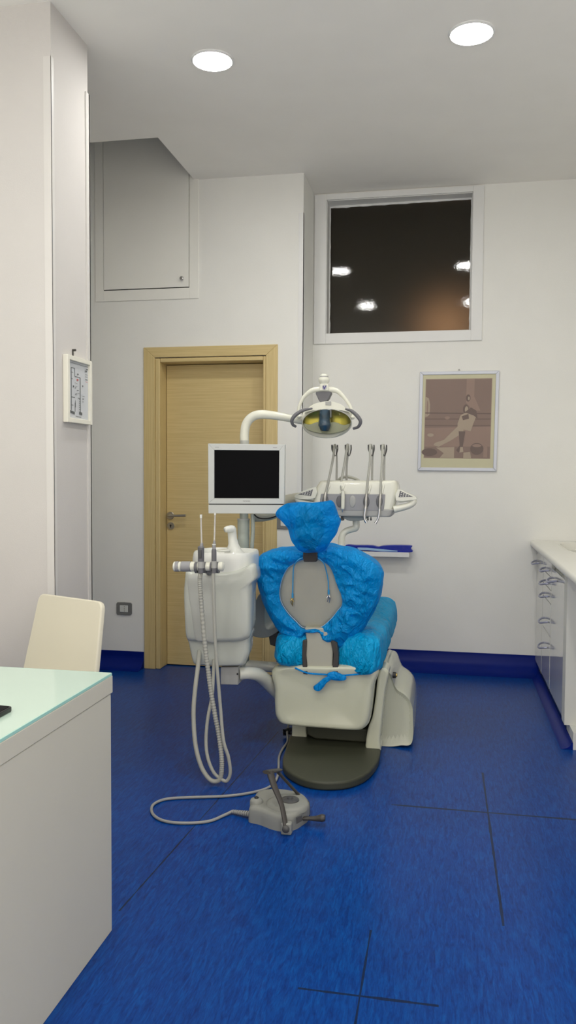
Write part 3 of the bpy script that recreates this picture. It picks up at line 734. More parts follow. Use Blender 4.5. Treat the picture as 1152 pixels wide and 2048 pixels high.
obj('leg_rest', seat_geo(-.73, -.34, 4.86, 5.12, .40, .53), M_midgrey, CH, angle=60)
# backrest
K = -.22; Y0 = 3.76
def BP(x, y, d=0): 
    p = PL(x, y, Y0, K); return p+Vector((0, d, 0))
inner = [(612,1118),(602,1120),(593,1124.5),(583,1130),(575,1137),(565.5,1155),(560,1179),(562,1201.6),(575,1224),(593,1243),(607,1255.5),(628,1255),(644,1253),(663,1237),(675,1222),(685,1208),(683,1189),(675,1169),(665,1140.6),(659,1131),(650.6,1124.5),(638,1118),(625,1117)]
outer = [(618,1100),(596,1100),(570,1098.5),(545,1103),(522,1113),(512,1137),(514,1160),(522,1189),(532,1219),(548,1247),(565,1271),(583,1282),(603,1284),(609,1266),(625,1265),(641,1268),(650,1286),(664,1294),(680,1296),(699,1287),(715,1269),(734,1240),(753,1202),(759,1173),(761,1153),(755,1134),(737,1118),(708,1104),(683,1097),(660,1092),(638,1098)]
cx0, cy0 = 625, 1190
mid = cr_closed([BP((x-cx0)*.93+cx0+2, (y-cy0)*.93+cy0-2, .022) for x, y in outer], 2)
hull = [(600,1107),(570,1108),(545,1114),(528,1128),(526,1160),(538,1205),(560,1245),(590,1262),(650,1268),(690,1262),(720,1240),(742,1200),(749,1160),(742,1132),(715,1115),(680,1106),(640,1106)]
obj('backrest', prism(cr_closed([BP(x, y, .02) for x, y in hull], 3), (0,.09,0)), M_backgrey, CH, bevel=.02, seg=4)
bsh = [((x-cx0)*1.04+cx0, (y-cy0)*1.04+cy0) for x, y in inner]
obj('backrest_shell', puff([BP(x, y, .018) for x, y in bsh], .018, .01, 0, p=6), M_backgrey, CH, angle=60)
obj('headrest_bracket', prism([BP(x, y, -.062) for x, y in ((611,1100),(638,1100),(639,1112),(637,1121),(612,1121),(610,1112))], (0,.03,0)), M_brownblack, CH, bevel=.004)
hb = [PL(x, y, 3.66, K) for x, y in ((618,1010),(598,1020),(590,1045),(594,1075),(606,1095),(628,1097),(642,1082),(650,1050),(642,1020))]
obj('headrest', puff(hb, .02, .06, 0), M_armgrey, CH, angle=60)
obj('headrest_hinge', ellipsoid(PL(617, 1064, 3.635, K), .038, .03, .042), M_backgrey, CH)
obj('headrest_stem', tube([BP(624,1112,.01), PL(622,1085,3.66,K), PL(617,1060,3.65,K), PL(613,1026,3.645,K)], .016, flat=.6), M_darkgrey, CH)
# spine below the backrest
sp = [P(x, y, 3.80) for x, y in ((612,1262),(645,1264),(664,1282),(669,1310),(664,1349),(612,1347),(611,1310),(612,1282)) ]
obj('spine_cover', prism([P(x, y, 3.775) for x, y in ((609,1255),(650,1256),(662,1276),(666,1300),(664,1352),(613,1350),(611,1310),(613,1282))], (0,.09,0)), M_backgrey, CH, bevel=.006)
for pts in (((605,1281),(613,1279),(612,1310),(616,1350),(606,1349),(604,1310)), ((660,1276),(674,1286),(677,1310),(676,1350),(664,1349),(667,1310))):
    obj('spine_rail', prism([P(x, y, 3.765) for x, y in pts], (0,.10,0)), M_brownblack, CH, bevel=.003)
# armrest
ar = [P(x, y, 3.95) for x, y in ((520,1187),(511,1202),(502,1224),(498,1246),(500,1264),(510,1274),(535,1275),(557,1262),(557,1252),(538,1259),(531,1254),(529,1237),(530,1217),(532,1190))]
obj('armrest', prism(cr_closed(ar, 3), (0,.26,0)), M_armgrey, CH, bevel=.014, seg=4)
obj('armrest_bracket', prism([P(x, y, 4.0) for x, y in ((537,1270),(556,1262),(556,1295),(540,1290))], (0,.08,0)), M_darkgrey, CH, bevel=.004)

# ------------------------------------------------------------------ disposable blue covers
BC = thing('backrest_cover', 'crumpled blue plastic cover around the backrest with oval opening', 'protective cover', tuple(BP(625,1255)))
def cover_geo():
    n = 220
    def byangle(pts):
        pts = cr_closed([Vector((x, y, 0)) for x, y in pts], 6); out = []
        angs = [(math.atan2(p.y-cy0, p.x-cx0), p) for p in pts]
        for k in range(n):
            a = -math.pi+2*math.pi*k/n
            best = None; m = len(angs)
            for i in range(m):
                a1, p1 = angs[i]; a2, p2 = angs[(i+1) % m]
                d1 = (a1-a+math.pi) % (2*math.pi)-math.pi; d2 = (a2-a+math.pi) % (2*math.pi)-math.pi
                if abs(d1) < 1 and abs(d2) < 1 and d1*d2 <= 0 and d1 != d2:
                    s = d1/(d1-d2); q = p1.lerp(p2, s)
                    rr = math.hypot(q.x-cx0, q.y-cy0)
                    if best is None or rr > best[0]: best = (rr, q)
            out.append(best[1])
        return out
    I, O = byangle(inner), byangle(outer); R = []
    S = 22
    for i in range(S+1):
        s = i/S; ring = []
        for k in range(n):
            x, y = I[k].x+(O[k].x-I[k].x)*s, I[k].y+(O[k].y-I[k].y)*s
            p = BP(x, y)
            a = math.atan2(y-cy0, x-cx0)
            fold = noise.noise(Vector((math.cos(a)*5+2*s, math.sin(a)*5, s*1.6)))      # folds that gather towards the opening
            f2 = 1-abs(noise.noise(Vector((x*.045, y*.045, 3)))*2.4)
            f3 = 1-abs(noise.noise(Vector((x*.022+y*.02, y*.05-x*.03, 9)))*2.4)
            amp = math.sin(math.pi*min(1, s*.93+.07))**.7
            p.y += -.036*amp*(1+.1*fold)-.010*fold*amp-.006*f2*amp-.012*f3*amp-.002
            ring.append(p)
        R.append(ring)
    cen = BP(630, 1190)
    for d_, sc_ in ((.012,1.012),(.04,1.02),(.075,1.015),(.11,.985),(.135,.90),(.15,.7),(.155,.35),(.157,.01)):
        ring = []
        for k in range(n):
            p = BP(O[k].x, O[k].y); p = cen+(p-cen)*sc_; p.y += d_*1.0
            q = p*11; wv = (1-abs(noise.noise(q))*2.4)*.007; p += (p-cen).normalized()*wv*(1 if sc_ > .9 else 0); p.y += wv
            ring.append(p)
        R.append(ring)
    return loft(R, cap=False), I
cg, I_ = cover_geo()
obj('film', cg, M_film, BC, angle=75)
M_hem = mat('pale_hem', (.45,.62,.80), .4)
obj('hem', tube([BP(q.x, q.y, -.003) for q in I_[::4]], .0018, 6, 2, closed=True), M_hem, BC)
HR = thing('headrest_cover', 'blue plastic bag pulled over the headrest, gathered at its neck', 'protective cover', tuple(BP(625,1105)))
ho = [(551.6,1027),(556,1019),(566,1011),(577,1006),(602,1004),(625,1005),(652,1002),(661.4,1000.5),(668,1006),(673,1019),(677,1032),(681.5,1041),(677,1055.5),(673,1067),(661,1084),(652,1097.5),(641,1104),(629,1105),(614,1106),(604,1103),(594.6,1096.6),(583,1080),(578,1063),(576,1056),(564,1042),(553.5,1032.6)]
obj('film', puff([PL(x, y, 3.66, K) for x, y in ho], .065, .10, .009, seed=3, n=160, freq=13, centre=PL(620,1050,3.66,K), rings=24), M_film2, HR, angle=80)
SC = thing('seat_cover', 'blue plastic cover stretched over the seat and tied at the back', 'protective cover', (-.55, 3.9, .43))
sg = seat_geo(-.79, -.292, 3.80, 4.99, .42, .578, .012, .010, 5, 160, 60)
v_ = []
for p in sg[0]:
    q = Vector(p)
    # bulges at the two rear corners, nipped in by the tie in the middle
    if q.y < 4.12:
        k_ = (4.12-q.y)/.32
        dl, dr = math.exp(-((q.x+.75)/.10)**2), math.exp(-((q.x+.33)/.12)**2)
        q.y += .05*k_*math.exp(-((q.x+.54)/.09)**2)
        q.z -= (.012*dl+.040*dr)*k_*(1 if q.z < .5 else 0)
        q.y -= .075*k_*(dl+dr)
        if q.z < .47: q.z += .016*noise.noise(Vector((q.x*22, 2, 5)))*k_
    if q.z > .5 and q.x > -.5: q.z += .018*min(1, (q.x+.5)/.15)
    v_.append(q)
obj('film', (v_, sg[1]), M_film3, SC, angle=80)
M_tie = M_film
obj('tie', join(tube([P(x, y, 3.755) for x, y in ((590,1336),(615,1346),(650,1349),(680,1351),(722,1348))], .004, 8)), M_tie, SC)
obj('knot', join(puff([P(x, y, 3.742) for x, y in ((655,1347),(668,1343),(680,1347),(692,1353),(690,1360),(674,1361),(658,1357))], .012, .012, .003, n=60, rings=8, freq=40),
    puff([P(x, y, 3.735) for x, y in ((660,1352),(648,1356),(636,1366),(627,1373),(629,1380),(638,1382),(646,1376),(653,1366),(663,1358))], .010, .010, .003, n=60, rings=8, freq=40)), M_tie, SC, angle=80)

# ------------------------------------------------------------------ bib chain hanging on the backrest
bb = thing('bib_cord', 'light blue bib cord with two metal clips hanging over the backrest', 'bib cord', tuple(BP(625,1110)))
obj('cord', join(tube([BP(x, y, d_) for x, y, d_ in ((612,1113,-.045),(603,1116,-.05),(596,1122,-.045),(589,1134,-.02),(587,1155,-.012),(586,1188,-.010))], .0028, 8),
                 tube([BP(x, y, d_) for x, y, d_ in ((637,1113,-.045),(646,1119,-.05),(651,1126,-.04),(654,1142,-.02),(657,1160,-.012),(658,1182,-.010))], .0028, 8)), M_cord, bb)
for x, y, s_ in ((586,1186,-1), (658,1179,1)):
    e_ = obj('cord_end', join(tube([BP(x, y, -.010), BP(x, y+9, -.010)], .0048, 10, 1)), M_cord, bb)
    obj('clip', join(tube([BP(x, y+8, -.010), BP(x, y+14, -.013), BP(x-1.5*s_-1, y+24, -.016)], [.004,.003,.0015], 8), tube([BP(x, y+9, -.010), BP(x+3*s_, y+16, -.018), BP(x+1, y+26, -.013)], [.0035,.0022,.001], 8),
        tube([BP(x-1, y+12, -.016), BP(x-4*s_, y+16, -.022)], [.002,.0015], 8, 1)), M_gold if s_ < 0 else M_chrome, bb)

# ================================================================== cuspidor unit left of the chair
CU = thing('cuspidor_unit', 'white water unit with spittoon bowl left of the dental chair', 'dental unit', (-.93, 3.65, .3))
YU = 3.52
def shell(px, Y, depth, r, n=140, back=.9, taper=0):
    oo = resample(cr_closed([P(x, y, Y) for x, y in px], 4), n); c = sum(oo, Vector())/n
    half = max((p-c).length for p in oo); R = []
    prof = [(r*.35,.0),(r*.12,.6)] + [(r*(1-math.sin(math.radians(a))), 1-(r/half)*(1-math.cos(math.radians(a-0)))*1.0) for a in ()]
    R = []
    for yy, s_ in ((0,.01),(0,.55),(r*.03,.86),(r*.12,.92),(r*.35,.96),(r*.65,.985),(r,1.0),(depth-r,1.0-taper),(depth-r*.4,back+.04),(depth,back),(depth,.01)):
        R.append([Vector((c.x+(p.x-c.x)*s_, Y+yy, c.z+(p.z-c.z)*s_)) for p in oo])
    return loft(R)
obj('body', shell(((369,1141),(366,1160),(364,1190),(366,1245),(369,1278),(380,1285),(420,1286),(470,1286),(492,1280),(499,1268),(500,1230),(501,1176),(506,1164),(512,1156),(511,1140),(508,1131),(501,1128),(486,1136),(467,1141),(420,1144),(385,1144)), YU, .24, .035, back=.78, taper=.14), M_body, CU, angle=75)
obj('lower_body', shell(((374,1268),(375,1290),(379,1310),(384,1328),(395,1332),(430,1334),(465,1334),(485,1332),(491,1322),(496,1308),(497,1285),(496,1262),(430,1260)), YU+.030, .19, .03, back=.78, taper=.12), M_body, CU, angle=75)
obj('front_panel', puff([P(x, y, YU+.006) for x, y in ((375,1153),(380,1148),(400,1147),(428,1148),(431,1160),(432,1220),(433,1281),(412,1283),(392,1280),(386,1250),(379,1200),(375,1170))], .010, .01, 0, p=8), M_unitgrey, CU, angle=70)  # greyer tone stands in for the shading of a shallow recess
bw = (P(375,1140,YU+.02).x, P(500,1130,YU+.02).x)
cxu, cyu = (bw[0]+bw[1])/2, YU+.155
zt = P(430,1106,YU+.02).z; zb = P(430,1141,YU+.02).z
hw = (bw[1]-bw[0])/2
obj('bowl', lathe([(.985,zb-zt-.02),(1.0,zb-zt+.01),(.99,-.03),(.965,-.006),(.94,0),(.90,-.003),(.86,-.02),(.72,-.06),(.4,-.085),(.02,-.09)], (cxu, cyu, zt), n=64, sx=hw, sy=.145, power=3.4), M_whitep, CU, angle=60)
obj('spout', loft([[c+Vector((math.cos(a)*rx, math.sin(a)*ry, 0)) for a in [2*math.pi*i/20 for i in range(20)]] for c, rx, ry in
    [(P(469,1106,YU+.20), .048, .045), (P(468,1098,YU+.20), .034, .034), (P(467,1088,YU+.20), .024, .026), (P(465,1076,YU+.20), .021, .023), (P(464,1064,YU+.195), .021, .023), (P(463,1057,YU+.19), .022, .026), (P(462,1052,YU+.185), .017, .022), (P(462,1050.5,YU+.18), .006, .010)]]), M_whitep, CU, angle=75)
obj('spout_nose', tube([P(465,1058,YU+.18), P(455,1058.5,YU+.16), P(450,1060,YU+.15)], [.017,.016,.012], 16), M_whitep, CU, angle=75)
obj('cup_rest', lathe([(.03,0),(.032,.006),(.028,.009),(.02,.010)], P(447,1103,YU+.12), n=28), M_whitep, CU)
obj('rating_label', box(P(502,1146,YU-.001).x, P(507,1146,YU).x, YU+.02, YU+.024, P(505,1157,YU).z, P(505,1144,YU).z), M_padgrey, CU)
obj('mount_plate', prism([P(x, y, YU+.06) for x, y in ((441,1334),(476,1334),(476,1370),(441,1369))], (0,.10,0)), M_lightgrey, CU, bevel=.003)
obj('support_arm', tube([P(478,1347,YU+.10), P(495,1346,YU+.12), P(515,1349,3.70), P(533,1362,3.80), P(556,1385,3.90)], [.030,.029,.031,.033,.034], 18), M_ivory, CU)
obj('support_screw', disc(P(475,1348,YU+.055), .004, .003), M_black, CU)
# instrument bar
YH = 3.36
def barseg(x0, x1, r, m, name, y=1133, parent=CU, cap=False):
    a, b_ = P(x0, y, YH), P(x1, y, YH)
    if cap: g = tube([a+(b_-a)*u for u in (0,.15,.4,.7,1)], [r*.55,r*.85,r,r,r] if x0 < 380 else [r,r,r,r*.85,r*.55], 24, 1)
    else: g = tube([a, b_], r, 24, 1)
    return obj(name, g, m, parent)
bar = barseg(350, 446, .0195, M_ivory, 'holder_bar')
barseg(347, 352, .0215, M_ivory, 'bar_cap', cap=True); barseg(442, 448, .0205, M_ivory, 'bar_cap', cap=True)
for a, b_ in ((352,358),(364,382)): barseg(a, b_, .0225, M_padgrey, 'bar_sleeve')
for a, b_ in ((359,363),(383,390)): barseg(a, b_, .0217, M_ivory, 'bar_sleeve')
for a, b_ in ((391,396),(409,413),(422,425),(433,438)): barseg(a, b_, .0245, M_midgrey, 'holder_clip', y=1135)
obj('holder_strut', tube([P(418,1140,YH+.01), P(418,1146,YU+.03)], .014, k=1), M_midgrey, CU)

def ring_r(base, amp, cyc): return lambda t: base+amp*(.5+.5*math.sin(t*cyc*2*math.pi))
# suction handpieces with their hoses
S1 = thing('suction_handpiece', 'thick grey suction handpiece with ribbed hose, left one on the bar', 'dental handpiece', tuple(P(402,1150,YH)))
y1 = YH-.026
obj('grip', tube([P(402,1146,y1), P(402,1120,y1), P(402,1100,y1), P(402,1095,y1), P(402,1092,y1)], [.0125,.0135,.0135,.0145,.010], 18, 2), M_midgrey, S1)
obj('grip_ring', tube([P(402,1123,y1), P(402,1136,y1)], .0148, 18, 1), M_lightgrey, S1)
obj('slider', box(P(399.5,1100,y1).x, P(405,1100,y1).x, y1-.018, y1-.010, P(402,1116,y1).z, P(402,1099,y1).z), M_darkgrey, S1, bevel=.002)
obj('nozzle', tube([P(403,1093,y1), P(403.5,1086,y1)], [.0075,.006], 14, 1), M_padgrey, S1)
obj('suction_tip', tube([P(403.5,1087,y1), P(402.5,1060,y1), P(402,1034,y1)], .0035, 10), M_tube, S1)
obj('tip_end', tube([P(402,1036,y1), P(402,1029,y1)], .0052, 12, 1), M_whitep, S1)
h1 = [(401,1146),(400,1165),(403,1210),(409,1281),(415.5,1334),(421.6,1381),(430,1430),(438.6,1476),(443.5,1520),(442,1551),(435,1562),(420,1559),(403,1534),(391,1490),(387,1430),(390,1381),(396,1332),(399,1300)]
yy1 = [y1, y1]+[YH-.015]*6+[YH-.03]*4+[YH-.02,YH,YH+.04,YH+.08,YH+.13,YH+.2]
pth = [P(x, y, d_) for (x, y), d_ in zip(h1, yy1)]
obj('hose', tube(pth, lambda t: (.0098+(.0011*math.sin(t*2*math.pi*150) if t < .56 else 0)), 12, 34), M_hose, S1, angle=75)
S2 = thing('suction_handpiece', 'slim grey suction handpiece with smooth hose, right one on the bar', 'dental handpiece', tuple(P(428,1150,YH)))
obj('grip', tube([P(428,1146,y1), P(428,1120,y1), P(428,1102,y1), P(428,1098,y1)], [.0100,.0108,.0105,.0085], 18, 2), M_midgrey, S2)
obj('grip_ring', tube([P(428,1122,y1), P(428,1136,y1)], .0115, 18, 1), M_lightgrey, S2)
obj('nozzle', tube([P(428,1099,y1), P(428,1090,y1), P(428.5,1088,y1), P(428.7,1082,y1)], [.0075,.0075,.006,.0045], 14, 2), M_padgrey, S2)
obj('nozzle_ring', tube([P(428,1090,y1), P(428,1088,y1)], .0085, 14, 1), M_whitep, S2)
obj('suction_tip', tube([P(428.7,1083,y1), P(429.5,1055,y1), P(430,1029,y1)], .0034, 10), M_tube, S2)
obj('tip_end', tube([P(430,1030,y1), P(430.3,1025,y1)], .0046, 12, 1), M_whitep, S2)
h2_ = [(427,1146),(427,1165),(430,1271),(435,1344),(441,1417),(447,1481),(457,1515),(460.5,1545),(454.5,1561),(445,1560),(427.6,1545),(415.5,1515),(412,1481),(415.5,1437),(424,1393),(426.4,1356),(427.5,1320)]
yy2 = [y1,y1]+[YH-.015]*3+[YH-.03]*6+[YH-.02,YH,YH+.02,YH+.06,YH+.12,YH+.19]
obj('hose', tube([P(x, y, d_) for (x, y), d_ in zip(h2_, yy2)], .0074, 12, 8), M_hose, S2, angle=75)

# ================================================================== pole, lamp, monitor, tray
YPo = 3.98
PO = thing('unit_pole', 'pale green sleeved pole rising behind the spittoon', 'pole', tuple(P(487,1110,YPo)))
obj('column', tube([Vector((P(487,1101,YPo).x, YPo, .35)), P(487,1100,YPo), P(487,1040,YPo)], .030, 24, 1), M_greenpole, PO)
obj('sleeve_ring', tube([P(487,1040,YPo), P(487,1037,YPo)], .0315, 24, 1), M_unitgrey, PO)
obj('column_top', tube([P(488,1038,YPo), P(488,1000,YPo), P(488.5,905,YPo), P(489,884,YPo)], .0215, 20, 1), M_greenpole, PO)
obj('side_sleeve', tube([P(505,1028,YPo-.01), P(506,1060,YPo-.01), P(504,1090,YPo-.01), P(503,1120,YPo-.01)], .010, 12), M_greenpole, PO)
obj('foot_bracket', tube([Vector((P(487,1101,YPo).x, YPo, .37)), Vector((-.78, 4.0, .36)), Vector((-.62, 4.05, .36))], .026, 14), M_ivory, PO)
LM = thing('dental_lamp', 'ivory dental operating lamp with oval glass head and grey handles', 'dental lamp', tuple(P(489,886,YPo)))
obj('arm', tube([P(x, y, d_) for x, y, d_ in ((489,886,YPo),(489,868,YPo),(493,847,YPo),(506,833,YPo),(526,829,YPo),(560,833,YPo+.03),(600,841,YPo+.08),(640,848,YPo+.14))], [.0225,.0225,.0225,.0225,.022,.020,.018,.017], 18), M_ivory, LM)
obj('arm_label', join(*[lathe([(.0229,0),(.0229,.018)], P(489,889,YPo)+Vector((0,0,.002)), n=20)]), M_unitgrey, LM)
YLm = 4.0
def L(x, y, d_=0): return P(x, y, YLm+d_)
hm = obj('lamp_head', puff([L(x, y, .03) for x, y in ((606,826),(612,820),(621,812),(632,806.5),(649,803),(666,803.5),(680,808),(692,816),(700,824),(704,833),(700,846),(690,858),(672,867),(650,870),(630,867),(615,858),(606,844),(604,834))], .004, .13, 0, p=2.2), M_ivory, LM, angle=70)
cap_ = cr_open([L(x, y) for x, y in ((608,826),(613,821.5),(629,808.6),(649.7,802.7),(666,803.5),(682,809),(692.5,818),(699,825))], 5)
cap2 = cr_open([L(x, y) for x, y in ((697,824),(685,821),(673,820),(652.6,819),(630,820.5),(618,823))], 5)
obj('top_cap', prism(cap_+cap2, (0,.07,0)), M_ivory, LM, bevel=.004)
obj('cap_tab', prism([L(x, y, -.004) for x, y in ((650.5,803),(662,802.5),(662,810.5),(651,810))], (0,.03,0)), M_lightgrey, LM, bevel=.001)
# concave amber reflector bowl open to the room, in two halves
gc = L(653.5, 846)
def dome(rx, rz, ry, back=True, n=48, m=12, cz=0):
    V, Fc = [], []
    for i in range(m+1):
        th = math.pi/2*i/m
        for j in range(n):
            a = 2*math.pi*j/n
            V.append(gc+Vector((rx*math.sin(th)*math.cos(a) if i else .0005*math.cos(a), (ry if back else -ry)*math.cos(th), rz*math.sin(th)*math.sin(a)+cz if i else cz+.0005*math.sin(a))))
    for i in range(m):
        for j in range(n): Fc.append((i*n+j, (i+1)*n+j, (i+1)*n+(j+1) % n, i*n+(j+1) % n))
    return V, Fc
obj('reflector', dome(.115, .054, .022, True, cz=.006), M_amber, LM, angle=60)
obj('lower_shroud', prism(cr_closed([L(x, y, -.004) for x, y in ((609,847),(620,849),(637,844),(652,848),(668,844),(687,850),(699,847),(694,857),(678,863),(653,866),(630,863),(614,857))], 3), (0,.012,0)), mat('olive_clear_shroud', (.30,.31,.20), .3), LM, bevel=.002)
obj('bulb_tube', tube([L(649.5,822,-.01), L(649.5,838,-.018), L(649.5,850,-.026), L(649.5,861,-.022)], [.026,.028,.032,.020], 20), M_deepblue, LM, angle=70)
obj('bulb_mount', prism([L(x, y, -.012) for x, y in ((642,819),(662,819),(662,836),(642,836))], (0,.03,0)), M_padgrey, LM, bevel=.003)
obj('glass_cover', dome(.1215, .070, .050, False, cz=-.002), M_glass_clear, LM, angle=60)
obj('glass_rim', tube([gc+Vector((.1215*math.cos(a), .001, .070*math.sin(a)-.002)) for a in [2*math.pi*i/28 for i in range(28)]], .0028, 8, 2, closed=True), M_unitgrey, LM)
obj('yoke', tube([L(x, y, .03) for x, y in ((597.5,835),(597,826),(599,812),(607,795),(622,782),(636,779),(650,778.5),(664,779.5),(676,783),(690,797),(700,812),(705,826),(706,836))], [.008,.008,.008,.009,.012,.014,.014,.014,.012,.009,.008,.008,.008], 14), M_ivory, LM, angle=70)
for x, y in ((599,833),(705,835)): obj('yoke_pivot', ellipsoid(L(x, y, .02), .012, .012, .010), M_ivory, LM)
obj('yoke_inner_cover', prism(cr_closed([L(x, y, .02) for x, y in ((632,783),(661.5,783),(660,792),(654,802),(646,805),(639,803),(634,793))], 2), (0,.04,0)), M_midgrey, LM, bevel=.004)
blk = obj('yoke_block', prism([L(x, y, .01) for x, y in ((640,767),(656,767),(657.5,781),(638.5,781))], (0,.04,0)), M_ivory, LM, bevel=.004)
obj('round_badge', disc(L(649,774.5,.010), .0125, .0015), M_unitgrey, blk)
obj('badge_mark', prism([L(x, y, .0075) for x, y in ((645.5,772),(647.5,771),(648.5,775),(651.5,770.5),(653,771.5),(649,779),(647.5,779))], (0,.001,0)), mat('violet_ink',(.07,.06,.22),.5), blk, smooth=False)
obj('top_knob', lathe([(.018,-.040),(.019,-.028),(.026,-.018),(.0275,-.008),(.025,0),(.0225,.003),(.021,.012),(.012,.020),(.002,.022)], L(648,756,.03), n=28), M_ivory, LM, angle=50)
obj('knob_cap', ellipsoid(L(648,756,.03), .0235, .0235, .0225, lo=0, hi=.48), M_lightgrey, LM)
for pts in (((691,818),(703,822),(714.6,832),(721,843),(716.5,853.5),(707,857)), ((624.6,816.7),(605.4,821),(591,830),(584,840),(585.5,849),(591.4,853))):
    obj('handle', tube([L(x, y, -.02-.03*math.sin(i/5*3.14)) for i, (x, y) in enumerate(pts)], [.004,.0085,.0095,.009,.0075,.0065], 12), M_midgrey, LM)

# monitor
YM = 3.86
MO = thing('monitor', 'flat white monitor with dark screen mounted on the unit pole', 'monitor', tuple(P(492,1027,YM)))
mo = [(416,887),(569.5,889),(568,1008),(416.5,1007.5)]
sc_in = [(428.4,900),(558.5,901),(557.8,997),(428.4,996.6)]
mo3 = [P(x, y, YM) for x, y in mo]; mi3 = [P(x, y, YM) for x, y in sc_in]
obj('bezel', frame_geo(mo3, mi3, .028), M_monitor, MO, bevel=.0015)
obj('screen', prism([p+Vector((0,.004,0)) for p in mi3], (0,.02,0)), M_screen, MO, smooth=False)
obj('back_housing', prism([P(x, y, YM+.026) for x, y in ((428,899),(556,901),(556,1000),(428,1000))], (0,.035,0)), M_monitor, MO, bevel=.01)
obj('lower_bar', prism([P(x, y, YM) for x, y in ((416.5,1009.3),(568,1010),(566,1027.5),(416.8,1027))], (0,.03,0)), M_monitor, MO, bevel=.0015)
obj('gap', prism([P(x, y, YM+.003) for x, y in ((418,1005),(566,1005.5),(566,1012),(418,1012))], (0,.02,0)), M_black, MO, smooth=False)
obj('pole_bracket', tube([P(489,960,YM+.05), P(489,960,YPo-.01)], .03, k=1), M_midgrey, MO)
def text(s, size, loc, m, parent, rz=0):
    cu = bpy.data.curves.new('lettering', 'FONT'); cu.body = s; cu.size = size; cu.extrude = .0003; cu.align_x = 'CENTER'; cu.align_y = 'CENTER'; cu.materials.append(m)
    o = bpy.data.objects.new('lettering', cu); C.objects.link(o)
    me = bpy.data.meshes.new_from_object(o); bpy.data.objects.remove(o); o = bpy.data.objects.new('lettering', me); C.objects.link(o)
    o.parent = parent; o.location = Vector(loc)-wloc(parent); o.rotation_euler = (math.pi/2, 0, rz)
    return o
M_text = mat('grey_lettering', (.25,.25,.25), .5)
text('METROES', .0085, P(493,1002.5,YM-.0006), M_text, MO)
for x in (434,550): obj('small_marking', prism([P(x-4,894-(x>500)*-1,YM-.0004), P(x+4,894+(x>500),YM-.0004), P(x+4,895+(x>500),YM-.0004), P(x-4,895+(x>500),YM-.0004)], (0,.0003,0)), M_padgrey, MO, smooth=False)

# instrument tray
YT = 4.10
TR = thing('instrument_tray', 'ivory instrument console with four upright hose arms', 'instrument console', tuple(P(712,1034,YT)))
tb = [(640,962),(650,961),(715,961),(780,961),(790,962),(794,970),(796,985),(793,1000),(786,1022),(783,1026),(740,1028),(690,1028),(632,1026),(626,1022),(624,1005),(625,995),(630,978),(635,968)]
obj('housing', shell(tb, YT, .24, .03, 160), M_ivory, TR, angle=75)
obj('lower_tray', shell([(640,1018),(700,1018),(784,1018),(786,1024),(783,1032),(776,1034.5),(740,1034),(690,1033),(645,1031),(630,1028),(630,1020)], YT-.005, .22, .02, 100), M_lightgrey, TR, angle=75)
pad = [(642,987.5),(770.4,988.5),(769,1006),(767,1021),(756,1022),(650,1020.5),(640,1018),(640,1000)]
obj('silicone_pad', prism([P(x, y, YT-.006) for x, y in pad], (0,.02,0)), M_padgrey, TR, bevel=.003)
for x in (651,679,705,732.5,758.5):
    obj('holder_slot', puff([P(x+6.5*math.cos(a), 1003+12*math.sin(a), YT-.0065) for a in [2*math.pi*i/16 for i in range(16)]], .004, .003, 0, n=40, rings=8), M_lightgrey if x == 705 else M_midgrey, TR)
for x0, x1 in ((663,652),(692,681),(745,737),(770,764)):
    obj('hose_groove', tube([P(x0,963,YT+.035), P(x0-2,968,YT+.006), P(x1,987,YT-.002)], .006, 10), M_ivory, TR)
# side grips with key pads
def grip(pts_top, pts_ring, keyp, name):
    g = obj('grip', join(prism(cr_closed([P(x, y, YT-.008) for x, y in pts_top], 2), (0,.07,0)), tube([P(x, y, YT+.01) for x, y in pts_ring], [.014,.013,.014,.016,.018], 12, flat=1)), M_ivory, TR, bevel=.003)
    kpad = obj('key_pad', prism([P(x, y, YT-.0095) for x, y in keyp], (0,.004,0)), M_midgrey, g, bevel=.0005)
    cxk = sum(p[0] for p in keyp)/3; cyk = sum(p[1] for p in keyp)/3
    for i in range(4):
        for j in range(3):
            u, v = (i+.5)/4, (j+.5)/3
            a = P(keyp[0][0], keyp[0][1], YT-.011).lerp(P(keyp[1][0], keyp[1][1], YT-.011), .25+u*.7); b_ = P(keyp[0][0], keyp[0][1], YT-.011).lerp(P(keyp[2][0], keyp[2][1], YT-.011), .25+u*.7)
            if i == 0 and j != 1: continue
            q = a.lerp(b_, v); obj('key', box(q.x-.0030, q.x+.0030, q.y-.001, q.y+.001, q.z-.0019, q.z+.0019), M_whitep, kpad, smooth=False)
grip([(795,979),(812,985),(829,992),(833,998),(822,1000),(792,1001)], [(796,1000),(822,998),(828,1003),(818,1011),(788,1019)], [(826,993.5),(800,981.5),(797,994.5)], 'r')
grip([(632,974),(610,980.5),(593,988),(589,994),(600,998),(630,996)], [(628,996),(604,993),(594,998),(604,1005),(630,1012)], [(596,988.8),(626,978.6),(622,992)], 'l')
obj('control_plate', prism(cr_closed([P(x, y, YT+.02) for x, y in ((684,1032),(734,1033),(730,1039),(716,1042),(700,1042),(690,1038))], 2), (0,.08,0)), M_armgrey, TR, bevel=.002)
for x, r in ((684,.012),(736,.004),(742,.004)): obj('control_knob', lathe([(r*.5,0),(r*.6,-.010),(r,-.014),(r,-.020),(r*.6,-.023)], P(x,1032,YT+.02), n=18), M_darkgrey, TR)
obj('tray_arm', tube([P(x, y, d_) for x, y, d_ in ((712,1036,YT+.08),(712,1054,YT+.08),(705,1058,YT+.08),(693,1062,YT+.08),(685,1070,YT+.07),(683,1084,YT+.05),(683,1100,YT+.02),(683,1112,YT))], [.018,.018,.0165,.0165,.0165,.017,.0175,.0175], 16), M_ivory, TR)
